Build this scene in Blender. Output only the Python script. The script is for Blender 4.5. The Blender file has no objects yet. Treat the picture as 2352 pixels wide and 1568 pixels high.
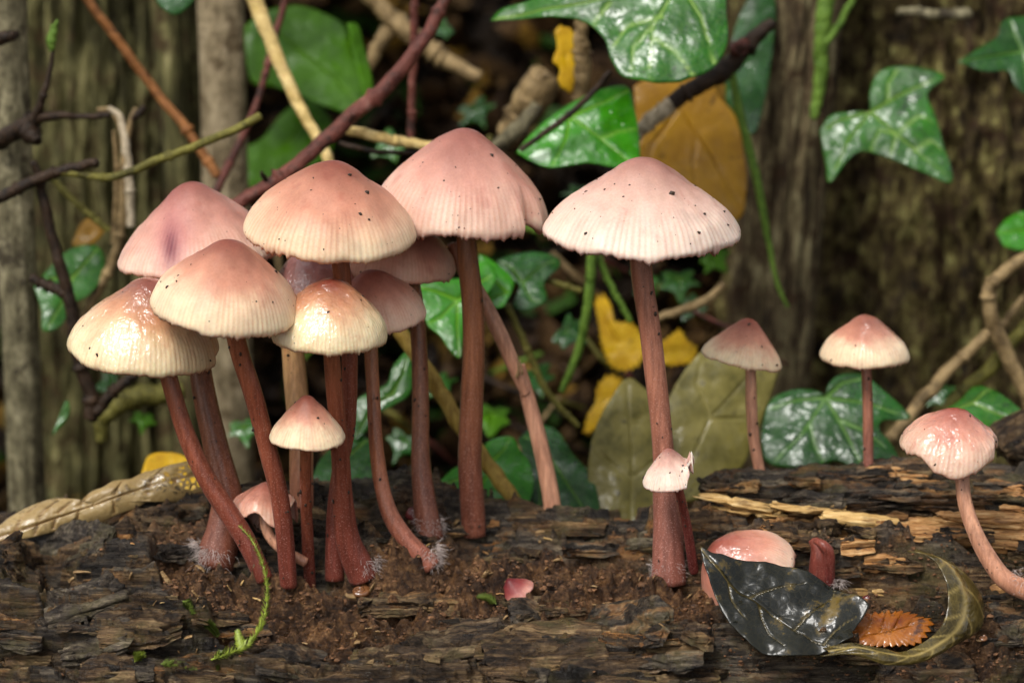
import bpy, math, random
import numpy as np
from mathutils import Vector, Matrix
from mathutils.bvhtree import BVHTree

random.seed(7)
RNG = np.random.default_rng(11)
R_ = math.radians
SC = bpy.context.scene
COL = SC.collection
# one Blender unit is one centimetre
SC.unit_settings.system = 'METRIC'
SC.unit_settings.scale_length = 0.01

# ------------------------------------------------------------------ camera
PITCH = R_(13.0)
DIST = 45.0
FRAME_W = 16.0
CAM = np.array([0.0, -DIST*math.cos(PITCH), DIST*math.sin(PITCH)])
FWD = np.array([0.0, math.cos(PITCH), -math.sin(PITCH)])
UPV = np.array([0.0, math.sin(PITCH), math.cos(PITCH)])
RIGHT = np.array([1.0, 0.0, 0.0])
cam_data = bpy.data.cameras.new('camera')
cam = bpy.data.objects.new('camera', cam_data)
COL.objects.link(cam)
cam.location = CAM
cam.rotation_euler = (math.pi/2 - PITCH, 0, 0)
cam_data.sensor_width = 36.0
cam_data.lens = 36.0*DIST/FRAME_W
cam_data.clip_start = 0.5
cam_data.clip_end = 2000
cam_data.dof.use_dof = True
cam_data.dof.focus_distance = DIST-0.8
cam_data.dof.aperture_fstop = (cam_data.lens*1e-3)/0.54
SC.camera = cam

# ------------------------------------------------------------------ light
SUN_EL, SUN_AZ = R_(52), R_(216)      # azimuth from +y, clockwise: behind the camera, a little to the left
world = bpy.data.worlds.new('World')
SC.world = world
world.use_nodes = True
nt = world.node_tree
nt.nodes.clear()
sky = nt.nodes.new('ShaderNodeTexSky')
sky.sky_type = 'NISHITA'
sky.sun_disc = False
sky.sun_elevation = SUN_EL
sky.sun_rotation = SUN_AZ
sky.air_density = 1.0
sky.dust_density = 4.0
sky.ozone_density = 1.0
hs = nt.nodes.new('ShaderNodeHueSaturation')     # overcast: grey cloud instead of blue air
hs.inputs['Saturation'].default_value = 0.18
bg = nt.nodes.new('ShaderNodeBackground')
bg.inputs['Strength'].default_value = 0.11
wo = nt.nodes.new('ShaderNodeOutputWorld')
nt.links.new(sky.outputs[0], hs.inputs['Color'])
nt.links.new(hs.outputs[0], bg.inputs['Color'])
nt.links.new(bg.outputs[0], wo.inputs['Surface'])
sun_d = bpy.data.lights.new('sun', 'SUN')
sun_d.energy = 1.3
sun_d.angle = R_(22)
sun_d.color = (1.0, 0.965, 0.905)
sun = bpy.data.objects.new('sun', sun_d)
COL.objects.link(sun)
sd = Vector((math.sin(SUN_AZ)*math.cos(SUN_EL), math.cos(SUN_AZ)*math.cos(SUN_EL), math.sin(SUN_EL)))
sun.rotation_euler = sd.to_track_quat('Z', 'Y').to_euler()
sun.location = sd*60
SC.view_settings.view_transform = 'Standard'
SC.view_settings.look = 'None'
SC.view_settings.gamma = 1.0
SC.view_settings.exposure = 0.70
SC.render.engine = 'CYCLES'
SC.cycles.use_denoising = True
SC.cycles.max_bounces = 7
SC.cycles.transparent_max_bounces = 8
SC.cycles.sample_clamp_indirect = 4.0

# ------------------------------------------------------------------ pixel helpers (photo seen at 2352 x 1568)
KPX = FRAME_W/2352.0/DIST
def ray(px, py):
    return FWD + (px-1176.0)*KPX*RIGHT - (py-784.0)*KPX*UPV
def P(px, py, Y):
    r = ray(px, py)
    return CAM + r*((Y-CAM[1])/r[1])
def cmpx(p):
    return KPX*float(np.dot(np.asarray(p)-CAM, FWD))

# ------------------------------------------------------------------ numpy noise
_perm = np.random.default_rng(3).permutation(256)
_perm = np.concatenate([_perm, _perm, _perm])
_g = np.random.default_rng(5).normal(size=(256, 3))
_g /= np.linalg.norm(_g, axis=1)[:, None]
def pn(x, y, z=0.0):
    x, y, z = np.broadcast_arrays(np.asarray(x, float), np.asarray(y, float), np.asarray(z, float))
    xi, yi, zi = np.floor(x).astype(int), np.floor(y).astype(int), np.floor(z).astype(int)
    xf, yf, zf = x-xi, y-yi, z-zi
    u = xf*xf*xf*(xf*(xf*6-15)+10); v = yf*yf*yf*(yf*(yf*6-15)+10); w = zf*zf*zf*(zf*(zf*6-15)+10)
    def gr(a, b, c):
        h = _perm[_perm[_perm[(xi+a) & 255]+((yi+b) & 255)]+((zi+c) & 255)]
        g = _g[h]
        return g[..., 0]*(xf-a)+g[..., 1]*(yf-b)+g[..., 2]*(zf-c)
    def l(a, b, t): return a+(b-a)*t
    return 1.5*l(l(l(gr(0,0,0), gr(1,0,0), u), l(gr(0,1,0), gr(1,1,0), u), v),
                 l(l(gr(0,0,1), gr(1,0,1), u), l(gr(0,1,1), gr(1,1,1), u), v), w)
def fbm(x, y, z=0.0, o=4, gain=0.5):
    s, a, f = 0, 1.0, 1.0
    for i in range(o):
        s = s + a*pn(np.asarray(x)*f+17.3*i, np.asarray(y)*f-9.1*i, np.asarray(z)*f+3.7*i)
        a *= gain; f *= 2.0
    return s
def sstep(a, b, x):
    t = np.clip((np.asarray(x, float)-a)/(b-a), 0, 1)
    return t*t*(3-2*t)
def lin(*c):
    return tuple(((v/255.0+0.055)/1.055)**2.4 if v/255.0 > 0.04045 else v/255.0/12.92 for v in c)
def crom(pts, n):
    """Catmull-Rom through pts, n samples evenly by arc length"""
    p = np.asarray(pts, float)
    if len(p) == 2:
        return p[0]+(p[1]-p[0])*np.linspace(0, 1, n)[:, None]
    q = np.vstack([2*p[0]-p[1], p, 2*p[-1]-p[-2]])
    out = []
    for i in range(1, len(q)-2):
        t = np.linspace(0, 1, 24, endpoint=False)[:, None]
        a, b, c, d = q[i-1], q[i], q[i+1], q[i+2]
        out.append(0.5*((2*b)+(-a+c)*t+(2*a-5*b+4*c-d)*t*t+(-a+3*b-3*c+d)*t**3))
    out.append(p[-1:])
    out = np.vstack(out)
    L = np.concatenate([[0], np.cumsum(np.linalg.norm(np.diff(out[:, :3], axis=0), axis=1))])
    s = np.linspace(0, L[-1], n)
    return np.stack([np.interp(s, L, out[:, k]) for k in range(out.shape[1])], 1)

# ------------------------------------------------------------------ mesh helpers
def mesh_obj(name, verts, quads=None, tris=None, mat=None, parent=None, loc=None, attrs=None, cols=None, smooth=True):
    verts = np.asarray(verts, np.float64)
    loc = np.zeros(3) if loc is None else np.asarray(loc, float)
    v = verts-loc
    me = bpy.data.meshes.new(name)
    fl, st, tot = [], [], 0
    sizes = []
    if quads is not None and len(quads):
        q = np.asarray(quads, np.int32); fl.append(q.ravel()); sizes.append(np.full(len(q), 4, np.int32))
    if tris is not None and len(tris):
        t = np.asarray(tris, np.int32); fl.append(t.ravel()); sizes.append(np.full(len(t), 3, np.int32))
    fl = np.concatenate(fl); sizes = np.concatenate(sizes)
    starts = np.concatenate([[0], np.cumsum(sizes)[:-1]]).astype(np.int32)
    me.vertices.add(len(v)); me.vertices.foreach_set('co', v.ravel())
    me.loops.add(len(fl)); me.loops.foreach_set('vertex_index', fl)
    me.polygons.add(len(sizes)); me.polygons.foreach_set('loop_start', starts)
    me.polygons.foreach_set('use_smooth', np.full(len(sizes), smooth))
    me.update(calc_edges=True)
    me.validate()
    for k, a in (attrs or {}).items():
        me.attributes.new(k, 'FLOAT', 'POINT').data.foreach_set('value', np.asarray(a, np.float32).ravel())
    for k, a in (cols or {}).items():
        a = np.asarray(a, np.float32)
        a = np.concatenate([a, np.ones((len(a), 1), np.float32)], 1)
        me.attributes.new(k, 'FLOAT_COLOR', 'POINT').data.foreach_set('color', a.ravel())
    if mat: me.materials.append(mat)
    o = bpy.data.objects.new(name, me)
    COL.objects.link(o)
    place(o, loc, parent)
    return o
WORLD_LOC = {}
def place(o, loc, parent):
    WORLD_LOC[o.name] = np.asarray(loc, float)
    if parent is not None:
        o.parent = parent
        o.location = np.asarray(loc, float)-WORLD_LOC[parent.name]
    else:
        o.location = np.asarray(loc, float)
def empty(name, loc):
    o = bpy.data.objects.new(name, None)
    o.empty_display_size = 0.2
    COL.objects.link(o)
    place(o, loc, None)
    return o
def tag(o, label=None, cat=None, group=None, kind=None):
    if label: o['label'] = label
    if cat: o['category'] = cat
    if group: o['group'] = group
    if kind: o['kind'] = kind
    return o
def gridq(nu, nv, wrap=False):
    i = np.arange(nu-1)[:, None]; j = np.arange(nv if wrap else nv-1)[None, :]
    a = i*nv+j; b = i*nv+(j+1) % nv; c = (i+1)*nv+(j+1) % nv; d = (i+1)*nv+j
    return np.stack([a, b, c, d], -1).reshape(-1, 4)
def frames(pts):
    t = np.gradient(pts, axis=0); t /= np.linalg.norm(t, axis=1)[:, None]+1e-9
    n0 = np.cross(t[0], [0.3, 0.2, 0.9] if abs(t[0][2]) < 0.8 else [0.1, 1, 0]); n0 /= np.linalg.norm(n0)
    N = [n0]
    for i in range(1, len(pts)):
        n = N[-1]-t[i]*np.dot(N[-1], t[i]); N.append(n/(np.linalg.norm(n)+1e-9))
    N = np.array(N)
    return t, N, np.cross(t, N)
def tube_data(pts, rad, seg=12, disp=None, flat=None):
    """returns verts, quads, tris, t, ang of a capped tube"""
    pts = np.asarray(pts, float); n = len(pts); rad = np.broadcast_to(np.asarray(rad, float), (n,))
    T, N, B = frames(pts)
    a = np.linspace(0, 2*np.pi, seg, endpoint=False)
    r = np.repeat(rad[:, None], seg, 1)
    if disp is not None:
        r = r*(1+disp(np.linspace(0, 1, n)[:, None], a[None, :]))
    v = pts[:, None, :]+r[..., None]*(np.cos(a)[None, :, None]*N[:, None, :]+np.sin(a)[None, :, None]*B[:, None, :])
    v = v.reshape(-1, 3)
    q = gridq(n, seg, True)
    v = np.vstack([v, pts[0]-T[0]*rad[0]*0.3, pts[-1]+T[-1]*rad[-1]*0.3])
    i = np.arange(seg); m = n*seg
    tr = np.vstack([np.stack([np.full(seg, m), (i+1) % seg, i], 1),
                    np.stack([np.full(seg, m+1), (n-1)*seg+i, (n-1)*seg+(i+1) % seg], 1)])
    t = np.concatenate([np.repeat(np.linspace(0, 1, n), seg), [0, 1]])
    ang = np.concatenate([np.tile(a, n), [0, 0]])
    return v, q, tr, t, ang
def join(parts):
    V, Q, T, off = [], [], [], 0
    for v, q, t in parts:
        V.append(v)
        if q is not None and len(q): Q.append(np.asarray(q)+off)
        if t is not None and len(t): T.append(np.asarray(t)+off)
        off += len(v)
    return np.vstack(V), (np.vstack(Q) if Q else None), (np.vstack(T) if T else None)
_ico = None
def blob(c, r, seed, rough=0.25):
    """a lumpy 20-sided grain"""
    global _ico
    if _ico is None:
        p = (1+5**0.5)/2
        v = np.array([(-1,p,0),(1,p,0),(-1,-p,0),(1,-p,0),(0,-1,p),(0,1,p),(0,-1,-p),(0,1,-p),(p,0,-1),(p,0,1),(-p,0,-1),(-p,0,1)], float)
        v /= np.linalg.norm(v, axis=1)[:, None]
        f = np.array([(0,11,5),(0,5,1),(0,1,7),(0,7,10),(0,10,11),(1,5,9),(5,11,4),(11,10,2),(10,7,6),(7,1,8),(3,9,4),(3,4,2),(3,2,6),(3,6,8),(3,8,9),(4,9,5),(2,4,11),(6,2,10),(8,6,7),(9,8,1)])
        _ico = (v, f)
    v, f = _ico
    g = np.random.default_rng(seed)
    return np.asarray(c)+v*(1+rough*g.uniform(-1, 1, (12, 1)))*np.asarray(r)*g.uniform(0.7, 1.3, 3), None, f

# ------------------------------------------------------------------ materials
class NB:
    def __init__(s, name):
        s.m = bpy.data.materials.new(name); s.m.use_nodes = True
        s.t = s.m.node_tree; s.t.nodes.clear()
        s.out = s.t.nodes.new('ShaderNodeOutputMaterial')
        s.tc = s.t.nodes.new('ShaderNodeTexCoord')
    def n(s, kind, **kw):
        nd = s.t.nodes.new('ShaderNode'+kind)
        for k, v in kw.items(): setattr(nd, k, v)
        return nd
    def l(s, a, b): s.t.links.new(a, b)
    def val(s, sock, v):
        if hasattr(v, 'is_output') or hasattr(v, 'links'): s.l(v, sock)
        else: sock.default_value = v
    def mapped(s, scale=(1,1,1), rot=(0,0,0)):
        mp = s.n('Mapping'); s.l(s.tc.outputs['Object'], mp.inputs['Vector'])
        mp.inputs['Scale'].default_value = scale; mp.inputs['Rotation'].default_value = rot
        return mp.outputs[0]
    def noise(s, scale, vec=None, detail=5, rough=0.6, dist=0.0):
        nd = s.n('TexNoise'); nd.inputs['Scale'].default_value = scale
        nd.inputs['Detail'].default_value = detail; nd.inputs['Roughness'].default_value = rough
        nd.inputs['Distortion'].default_value = dist
        s.l(vec if vec is not None else s.tc.outputs['Object'], nd.inputs['Vector'])
        return nd.outputs['Fac']
    def voro(s, scale, vec=None, feature='F1'):
        nd = s.n('TexVoronoi', feature=feature); nd.inputs['Scale'].default_value = scale
        s.l(vec if vec is not None else s.tc.outputs['Object'], nd.inputs['Vector'])
        return nd.outputs['Distance']
    def attr(s, name, col=False):
        nd = s.n('Attribute', attribute_name=name)
        return nd.outputs['Color'] if col else nd.outputs['Fac']
    def ramp(s, fac, stops, interp='LINEAR'):
        nd = s.n('ValToRGB'); cr = nd.color_ramp; cr.interpolation = interp
        while len(cr.elements) < len(stops): cr.elements.new(0.5)
        for e, (p, c) in zip(cr.elements, stops):
            e.position = p; e.color = (*c, 1) if not isinstance(c, (int, float)) else (c, c, c, 1)
        s.l(fac, nd.inputs[0]); return nd.outputs[0]
    def mix(s, fac, a, b, mode='MIX'):
        nd = s.n('Mix', data_type='RGBA', blend_type=mode)
        s.val(nd.inputs[0], fac)
        for sk, v in ((nd.inputs[6], a), (nd.inputs[7], b)):
            if isinstance(v, tuple): sk.default_value = (*v, 1) if len(v) == 3 else v
            else: s.l(v, sk)
        return nd.outputs[2]
    def math(s, op, a, b=0.0, clamp=False):
        nd = s.n('Math', operation=op, use_clamp=clamp)
        s.val(nd.inputs[0], a); s.val(nd.inputs[1], b); return nd.outputs[0]
    def bump(s, h, strength=0.5, dist=0.02, prev=None):
        nd = s.n('Bump'); nd.inputs['Strength'].default_value = strength; nd.inputs['Distance'].default_value = dist
        s.l(h, nd.inputs['Height'])
        if prev is not None: s.l(prev, nd.inputs['Normal'])
        return nd.outputs[0]
    def bsdf(s, color, rough=0.5, normal=None, coatn=None, **kw):
        b = s.n('BsdfPrincipled')
        if isinstance(color, tuple): b.inputs['Base Color'].default_value = (*color, 1)
        else: s.l(color, b.inputs['Base Color'])
        s.val(b.inputs['Roughness'], rough)
        if normal is not None: s.l(normal, b.inputs['Normal']); s.l(coatn or normal, b.inputs['Coat Normal'])
        for k, v in kw.items(): s.val(b.inputs[k.replace('_', ' ')], v)
        return b
    def done(s, b):
        s.l(b.outputs[0], s.out.inputs['Surface']); return s.m

def mat_cap(name, wet):
    """cap skin: pigment from the mesh, wet film in patches"""
    b = NB(name)
    c = b.attr('pigment', True)
    fine = b.noise(26, detail=3)
    c = b.mix(0.35, c, b.ramp(fine, [(0.3, (0.42,0.36,0.36)), (0.65, (0.58,0.58,0.56))]), 'OVERLAY')
    film = b.attr('film')
    rough = b.ramp(film, [(0.25, 0.45), (0.6, 0.35)])
    rip = b.noise(6.5, detail=2.5, rough=0.6, dist=0.9)
    grain = b.noise(40, detail=2)
    nrm = b.bump(grain, 0.15, 0.012)
    cn = b.bump(rip, 0.65, 0.07)
    rw = b.noise(13, detail=2, rough=0.6)
    cn = b.bump(rw, 0.35, 0.022, cn)
    nrm = b.bump(b.math('MULTIPLY', rip, film), 0.10, 0.06, nrm)
    coat = b.math('MULTIPLY', b.ramp(film, [(0.3, 0.0), (0.65, 1.0)]), 0.9 if wet else 0.5)
    p = b.bsdf(c, rough, nrm, cn, Subsurface_Weight=0.35, Subsurface_Scale=0.09, Specular_IOR_Level=0.22,
               Coat_Weight=coat, Coat_Roughness=0.06, Coat_IOR=1.7)
    p.inputs['Subsurface Radius'].default_value = (1.0, 0.5, 0.3)
    return b.done(p)
M_CAP_DRY = mat_cap('cap_skin_dry', False)
M_CAP_WET = mat_cap('cap_skin_wet', True)

def mat_stem():
    b = NB('stem_flesh')
    c = b.attr('pigment', True)
    st = b.noise(2.6, b.mapped((7, 7, 0.5)), detail=4)
    c = b.mix(0.55, c, b.ramp(st, [(0.32, (0.26,0.22,0.20)), (0.68, (0.72,0.70,0.66))]), 'OVERLAY')
    pow_ = b.noise(55, detail=2)
    pmask = b.math('MULTIPLY', b.ramp(pow_, [(0.58, 0.0), (0.70, 1.0)]), b.attr('powder'))
    c = b.mix(b.math('MULTIPLY', pmask, 0.55), c, lin(225, 180, 165))
    nrm = b.bump(st, 0.25, 0.02); nrm = b.bump(pow_, 0.3, 0.01, nrm)
    p = b.bsdf(c, 0.27, nrm, Subsurface_Weight=0.15, Subsurface_Scale=0.08, Specular_IOR_Level=0.35, Sheen_Weight=0.06, Sheen_Roughness=0.4)
    p.inputs['Subsurface Radius'].default_value = (1.0, 0.55, 0.4)
    p.inputs['Sheen Tint'].default_value = (1, 0.75, 0.68, 1)
    return b.done(p)
M_STEM = mat_stem()
def mat_plain(name, col, rough=0.6, var=0.4, scale=8, **kw):
    b = NB(name)
    n = b.noise(scale, detail=4)
    c = b.ramp(n, [(0.3, tuple(x*(1-var) for x in col)), (0.7, tuple(min(1, x*(1+var)) for x in col))])
    return b.done(b.bsdf(c, rough, b.bump(n, 0.4, 0.03), **kw))
M_GILL = mat_plain('gill_flesh', lin(205, 165, 150), 0.6, 0.1)
M_HAIR = mat_plain('white_mycelium', (0.56, 0.47, 0.43), 0.7, 0.05)
M_SPECK = mat_plain('dirt_speck', (0.035, 0.018, 0.008), 0.6, 0.5, 30)

def mat_wood(name):
    """wet rotten wood, grain along x"""
    b = NB(name)
    g1 = b.noise(2.0, b.mapped((0.26, 5, 5)), detail=7, rough=0.68, dist=0.5)
    g2 = b.noise(3.0, b.mapped((0.35, 5, 5)), detail=5, rough=0.75)
    tone = b.attr('tone')
    brown = b.ramp(g1, [(0.31, (0.016,0.008,0.003)), (0.42, (0.095,0.052,0.023)), (0.52, (0.25,0.15,0.070)), (0.66, (0.56,0.39,0.20))])
    grey = b.ramp(g1, [(0.31, (0.012,0.008,0.006)), (0.42, (0.062,0.047,0.037)), (0.53, (0.17,0.135,0.100)), (0.67, (0.42,0.35,0.25))])
    c = b.mix(b.ramp(tone, [(0.40, 0.0), (0.60, 1.0)]), brown, grey)
    c = b.mix(1.0, c, b.ramp(b.noise(1.1, b.mapped((0.6, 1.4, 1.4)), detail=5, rough=0.7), [(0.36, (0.11,0.10,0.095)), (0.64, (0.78,0.77,0.76))]), 'MULTIPLY')
    c = b.mix(0.9, c, b.ramp(g2, [(0.34, (0.10,0.09,0.09)), (0.66, (0.88,0.87,0.83))]), 'OVERLAY')
    cr = b.noise(9, detail=7, rough=0.80)
    soil = b.ramp(cr, [(0.30, (0.014,0.005,0.002)), (0.42, (0.085,0.036,0.013)), (0.53, (0.21,0.100,0.038)), (0.68, (0.46,0.26,0.11))])
    soil = b.mix(1.0, soil, b.ramp(b.noise(1.8, detail=4, rough=0.6), [(0.36, (0.22,0.20,0.20)), (0.62, (0.95,0.95,0.95))]), 'MULTIPLY')
    c = b.mix(b.attr('soil'), c, soil)
    fr = b.ramp(g2, [(0.3, (0.10,0.036,0.010)), (0.52, (0.36,0.16,0.045)), (0.72, (0.66,0.42,0.18))])
    spot = b.noise(1.7, b.mapped((0.5, 2.2, 2.2)), detail=6, rough=0.7)
    c = b.mix(b.math('MULTIPLY', b.attr('fresh'), b.ramp(spot, [(0.50, 0.0), (0.60, 1.0)])), c, fr)
    alg = b.noise(1.2, detail=5, rough=0.7)
    c = b.mix(b.math('MULTIPLY', b.ramp(alg, [(0.52, 0.0), (0.66, 0.55)]), b.math('SUBTRACT', 1.0, b.attr('soil'))), c, (0.125,0.105,0.034), 'MIX')
    h = b.noise(4, b.mapped((0.25, 4, 4)), detail=5, rough=0.75)
    pit = b.noise(14, detail=5, rough=0.8)
    nrm = b.bump(h, 1.0, 0.10); nrm = b.bump(pit, 1.0, 0.05, nrm)
    rough = b.ramp(b.noise(4, detail=4, rough=0.7), [(0.38, 0.20), (0.58, 0.60)])
    return b.done(b.bsdf(c, rough, nrm, Specular_IOR_Level=0.40))
M_LOG = mat_wood('rotten_wood')
def mat_fresh(name, dark, mid, light, sc=3.0):
    b = NB(name)
    g = b.noise(sc, b.mapped((0.4, 6, 6)), detail=6, rough=0.68)
    sp = b.noise(2.3, b.mapped((0.6, 1.6, 1.6)), detail=5, rough=0.7)
    c = b.ramp(g, [(0.28, dark), (0.5, mid), (0.72, light)])
    c = b.mix(b.ramp(sp, [(0.54, 0.0), (0.66, 0.75)]), c, tuple(x*0.7 for x in dark))
    h = b.noise(12, b.mapped((0.25, 4, 4)), detail=4, rough=0.7)
    return b.done(b.bsdf(c, 0.5, b.bump(h, 0.7, 0.03)))
M_YELLOW = mat_fresh('split_yellow_wood', (0.20,0.085,0.02), (0.58,0.36,0.12), (0.80,0.60,0.30))
M_ORANGE = mat_fresh('split_orange_wood', (0.09,0.032,0.010), (0.42,0.20,0.06), (0.72,0.48,0.22))
M_CHIP = mat_fresh('wood_chip', (0.12,0.06,0.02), (0.30,0.18,0.07), (0.55,0.38,0.18), 6)
M_CRUMB = mat_plain('soil_crumb', (0.13, 0.060, 0.024), 0.8, 0.9, 9)

def mat_leaf(name, ca, cb, vein, rough=0.3, wet=0.6, trans=0.15, dark=None, vstr=0.8, bumps=4.0, ns=1.3, cell=0.14, lace=False):
    b = NB(name)
    n = b.noise(ns, detail=5, rough=0.65)
    c = b.ramp(n, [(0.34, ca), (0.66, cb)])
    cells = b.voro(9, feature='DISTANCE_TO_EDGE')
    c = b.mix(b.ramp(cells, [(0.0, cell), (0.09, 0.0)]), c, vein)
    if dark is not None:
        sp = b.noise(2.0*ns, detail=5, rough=0.7)
        c = b.mix(b.ramp(sp, [(0.56, 0.0), (0.66, 0.9)]), c, dark)
    c = b.mix(b.math('MULTIPLY', b.attr('vein'), vstr), c, vein)
    wn = b.noise(1.8, detail=4, rough=0.6)
    film = b.ramp(wn, [(0.46, 0.0), (0.60, 1.0)])
    rip = b.noise(bumps, detail=2.5, rough=0.55)
    nrm = b.bump(b.noise(24, detail=2), 0.08, 0.01)
    nrm = b.bump(cells, 0.2, 0.03, nrm)
    cn = b.bump(rip, 0.6, 0.11, nrm)
    nrm = b.bump(rip, 0.2, 0.11, nrm)
    p = b.bsdf(c, b.mix(film, (rough,)*3, (0.22,)*3), nrm, cn, Specular_IOR_Level=0.32,
               Coat_Weight=b.math('MULTIPLY', film, wet), Coat_Roughness=0.08, Coat_IOR=1.7)
    if lace:      # leaf tissue eaten away between the fine veins
        hole = b.math('MULTIPLY', b.ramp(cells, [(0.10, 0.0), (0.14, 1.0)], 'LINEAR'), b.ramp(b.noise(2.2, detail=4), [(0.50, 0.0), (0.56, 1.0)]))
        hole = b.math('MULTIPLY', hole, b.math('MULTIPLY', b.math('SUBTRACT', 1.0, b.attr('vein')), b.attr('lace')))
        b.l(b.math('SUBTRACT', 1.0, hole), p.inputs['Alpha']); trans = 0
    if trans > 0:
        tr = b.n('BsdfTranslucent'); b.l(c, tr.inputs['Color']); b.l(nrm, tr.inputs['Normal'])
        ms = b.n('MixShader'); ms.inputs[0].default_value = trans
        b.l(p.outputs[0], ms.inputs[1]); b.l(tr.outputs[0], ms.inputs[2])
        b.l(ms.outputs[0], b.out.inputs['Surface']); return b.m
    return b.done(p)
M_IVY = mat_leaf('ivy_green', (0.006,0.050,0.002), (0.022,0.150,0.004), (0.24,0.38,0.07), 0.36, 0.8, 0.12, dark=(0.008,0.035,0.003), vstr=0.8)
M_IVY_BRIGHT = mat_leaf('ivy_bright_green', (0.014,0.12,0.002), (0.040,0.27,0.004), (0.22,0.46,0.04), 0.36, 0.8, 0.18, vstr=0.8)
M_IVY_DARK = mat_leaf('ivy_dark_green', (0.003,0.028,0.002), (0.010,0.085,0.005), (0.15,0.29,0.06), 0.34, 0.8, 0.1, vstr=0.8)
M_GREEN = mat_leaf('broad_green', (0.024,0.085,0.001), (0.090,0.26,0.003), (0.16,0.34,0.02), 0.6, 0.0, 0.3, ns=0.8)
M_YLEAF = mat_leaf('yellow_leaf', (0.50,0.27,0.006), (0.80,0.52,0.010), (0.62,0.42,0.05), 0.75, 0.0, 0.3, dark=(0.24,0.12,0.008), vstr=0.4, ns=3.0)
M_AMBER = mat_leaf('amber_leaf', (0.26,0.12,0.004), (0.46,0.24,0.008), (0.28,0.14,0.012), 0.5, 0.2, 0.2, dark=(0.07,0.03,0.006), vstr=0.5)
M_OLIVE = mat_leaf('olive_dead_leaf', (0.09,0.078,0.014), (0.28,0.235,0.055), (0.30,0.26,0.09), 0.5, 0.3, 0.15, ns=1.8, dark=(0.035,0.030,0.010), vstr=0.7)
M_TAN = mat_leaf('tan_dead_leaf', (0.22,0.145,0.055), (0.42,0.30,0.13), (0.22,0.11,0.035), 0.35, 0.6, 0.2, dark=(0.10,0.065,0.025), vstr=0.9, ns=2.0, lace=True)
M_BLACK = mat_leaf('black_wet_leaf', (0.006,0.007,0.006), (0.020,0.020,0.014), (0.26,0.19,0.055), 0.16, 0.35, 0.0, dark=(0.13,0.085,0.018), vstr=0.6, bumps=3.2, ns=1.0, cell=0.03)
M_CURL = mat_leaf('olive_curled_leaf', (0.018,0.014,0.006), (0.115,0.082,0.018), (0.34,0.25,0.08), 0.28, 0.7, 0.05, dark=(0.02,0.018,0.008), vstr=0.9)
M_RUST = mat_leaf('rust_leaf', (0.11,0.020,0.006), (0.46,0.15,0.010), (0.34,0.14,0.02), 0.3, 0.9, 0.1, dark=(0.045,0.012,0.005), vstr=0.4, ns=1.7)
def mat_litter():
    b = NB('litter_brown')
    n = b.noise(2.5, detail=5, rough=0.7)
    c = b.mix(1.0, b.attr('hue', True), b.ramp(n, [(0.35, (0.25,0.22,0.2)), (0.65, (1,1,1))]), 'MULTIPLY')
    return b.done(b.bsdf(c, 0.6, b.bump(n, 0.5, 0.1), Specular_IOR_Level=0.25))
M_LITTER = mat_litter()

def mat_bark(name, stops, mott=None, sc=4.0, stretch=(1,1,1), rough=0.6, bump=0.7):
    b = NB(name)
    n = b.noise(sc, b.mapped(stretch), detail=6, rough=0.68)
    c = b.ramp(n, stops)
    if mott:
        m = b.noise(sc*0.7, detail=5, rough=0.7)
        c = b.mix(b.ramp(m, [(0.52, 0.0), (0.62, 0.85)]), c, mott)
    f = b.noise(sc*5, b.mapped(stretch), detail=4, rough=0.7)
    c = b.mix(0.6, c, b.ramp(f, [(0.3, (0.28,)*3), (0.7, (0.70,)*3)]), 'OVERLAY')
    nrm = b.bump(n, bump, 0.12); nrm = b.bump(f, 0.6, 0.04, nrm)
    return b.done(b.bsdf(c, rough, nrm, Specular_IOR_Level=0.22))
M_TRUNK = mat_bark('mossy_bark', [(0.33, (0.004,0.0025,0.001)), (0.46, (0.040,0.026,0.009)), (0.57, (0.120,0.094,0.030)), (0.69, (0.33,0.31,0.11))], (0.032,0.014,0.006), 2.4, (1.1,1.1,0.85), 0.8)
M_RIDGE = mat_bark('grey_root_bark', [(0.32, (0.010,0.006,0.003)), (0.46, (0.075,0.052,0.026)), (0.58, (0.20,0.16,0.080)), (0.72, (0.42,0.37,0.20))], (0.045,0.022,0.009), 2.4, (1.8,1.8,0.45), 0.8)
M_GREYWOOD = mat_bark('weathered_olive_wood', [(0.33, (0.010,0.008,0.003)), (0.47, (0.064,0.058,0.020)), (0.58, (0.165,0.148,0.058)), (0.70, (0.37,0.33,0.15))], (0.050,0.028,0.011), 1.9, (1.3,1.3,0.28), 0.8)
M_POLE = mat_bark('tan_sapling_bark', [(0.32, (0.12,0.088,0.045)), (0.5, (0.32,0.25,0.145)), (0.68, (0.50,0.40,0.25))], (0.11,0.075,0.036), 2.8, (1.2,1.2,0.7))
M_POLE2 = mat_bark('grey_sapling_bark', [(0.32, (0.040,0.032,0.016)), (0.5, (0.15,0.13,0.072)), (0.68, (0.34,0.30,0.18))], (0.025,0.017,0.009), 2.4, (1.2,1.2,0.7))
def twigm(name, a, b_, **k): return mat_bark(name, [(0.3, a), (0.7, b_)], tuple(x*0.7 for x in a), 3.5, (1,1,1), 0.5, 0.4, **k)
M_REDTWIG = mat_bark('red_brown_twig', [(0.3, (0.055,0.016,0.012)), (0.6, (0.16,0.050,0.035)), (0.8, (0.26,0.14,0.11))], (0.030,0.016,0.012), 2.5, (1,1,1), 0.4)
M_ORTWIG = twigm('orange_twig', (0.14,0.050,0.014), (0.38,0.16,0.05))
M_OLTWIG = twigm('olive_twig', (0.060,0.052,0.010), (0.20,0.18,0.035))
M_DKTWIG = twigm('dark_twig', (0.008,0.005,0.003), (0.055,0.030,0.015))
M_STRAW = twigm('straw', (0.50,0.34,0.10), (0.78,0.60,0.27))
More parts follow.
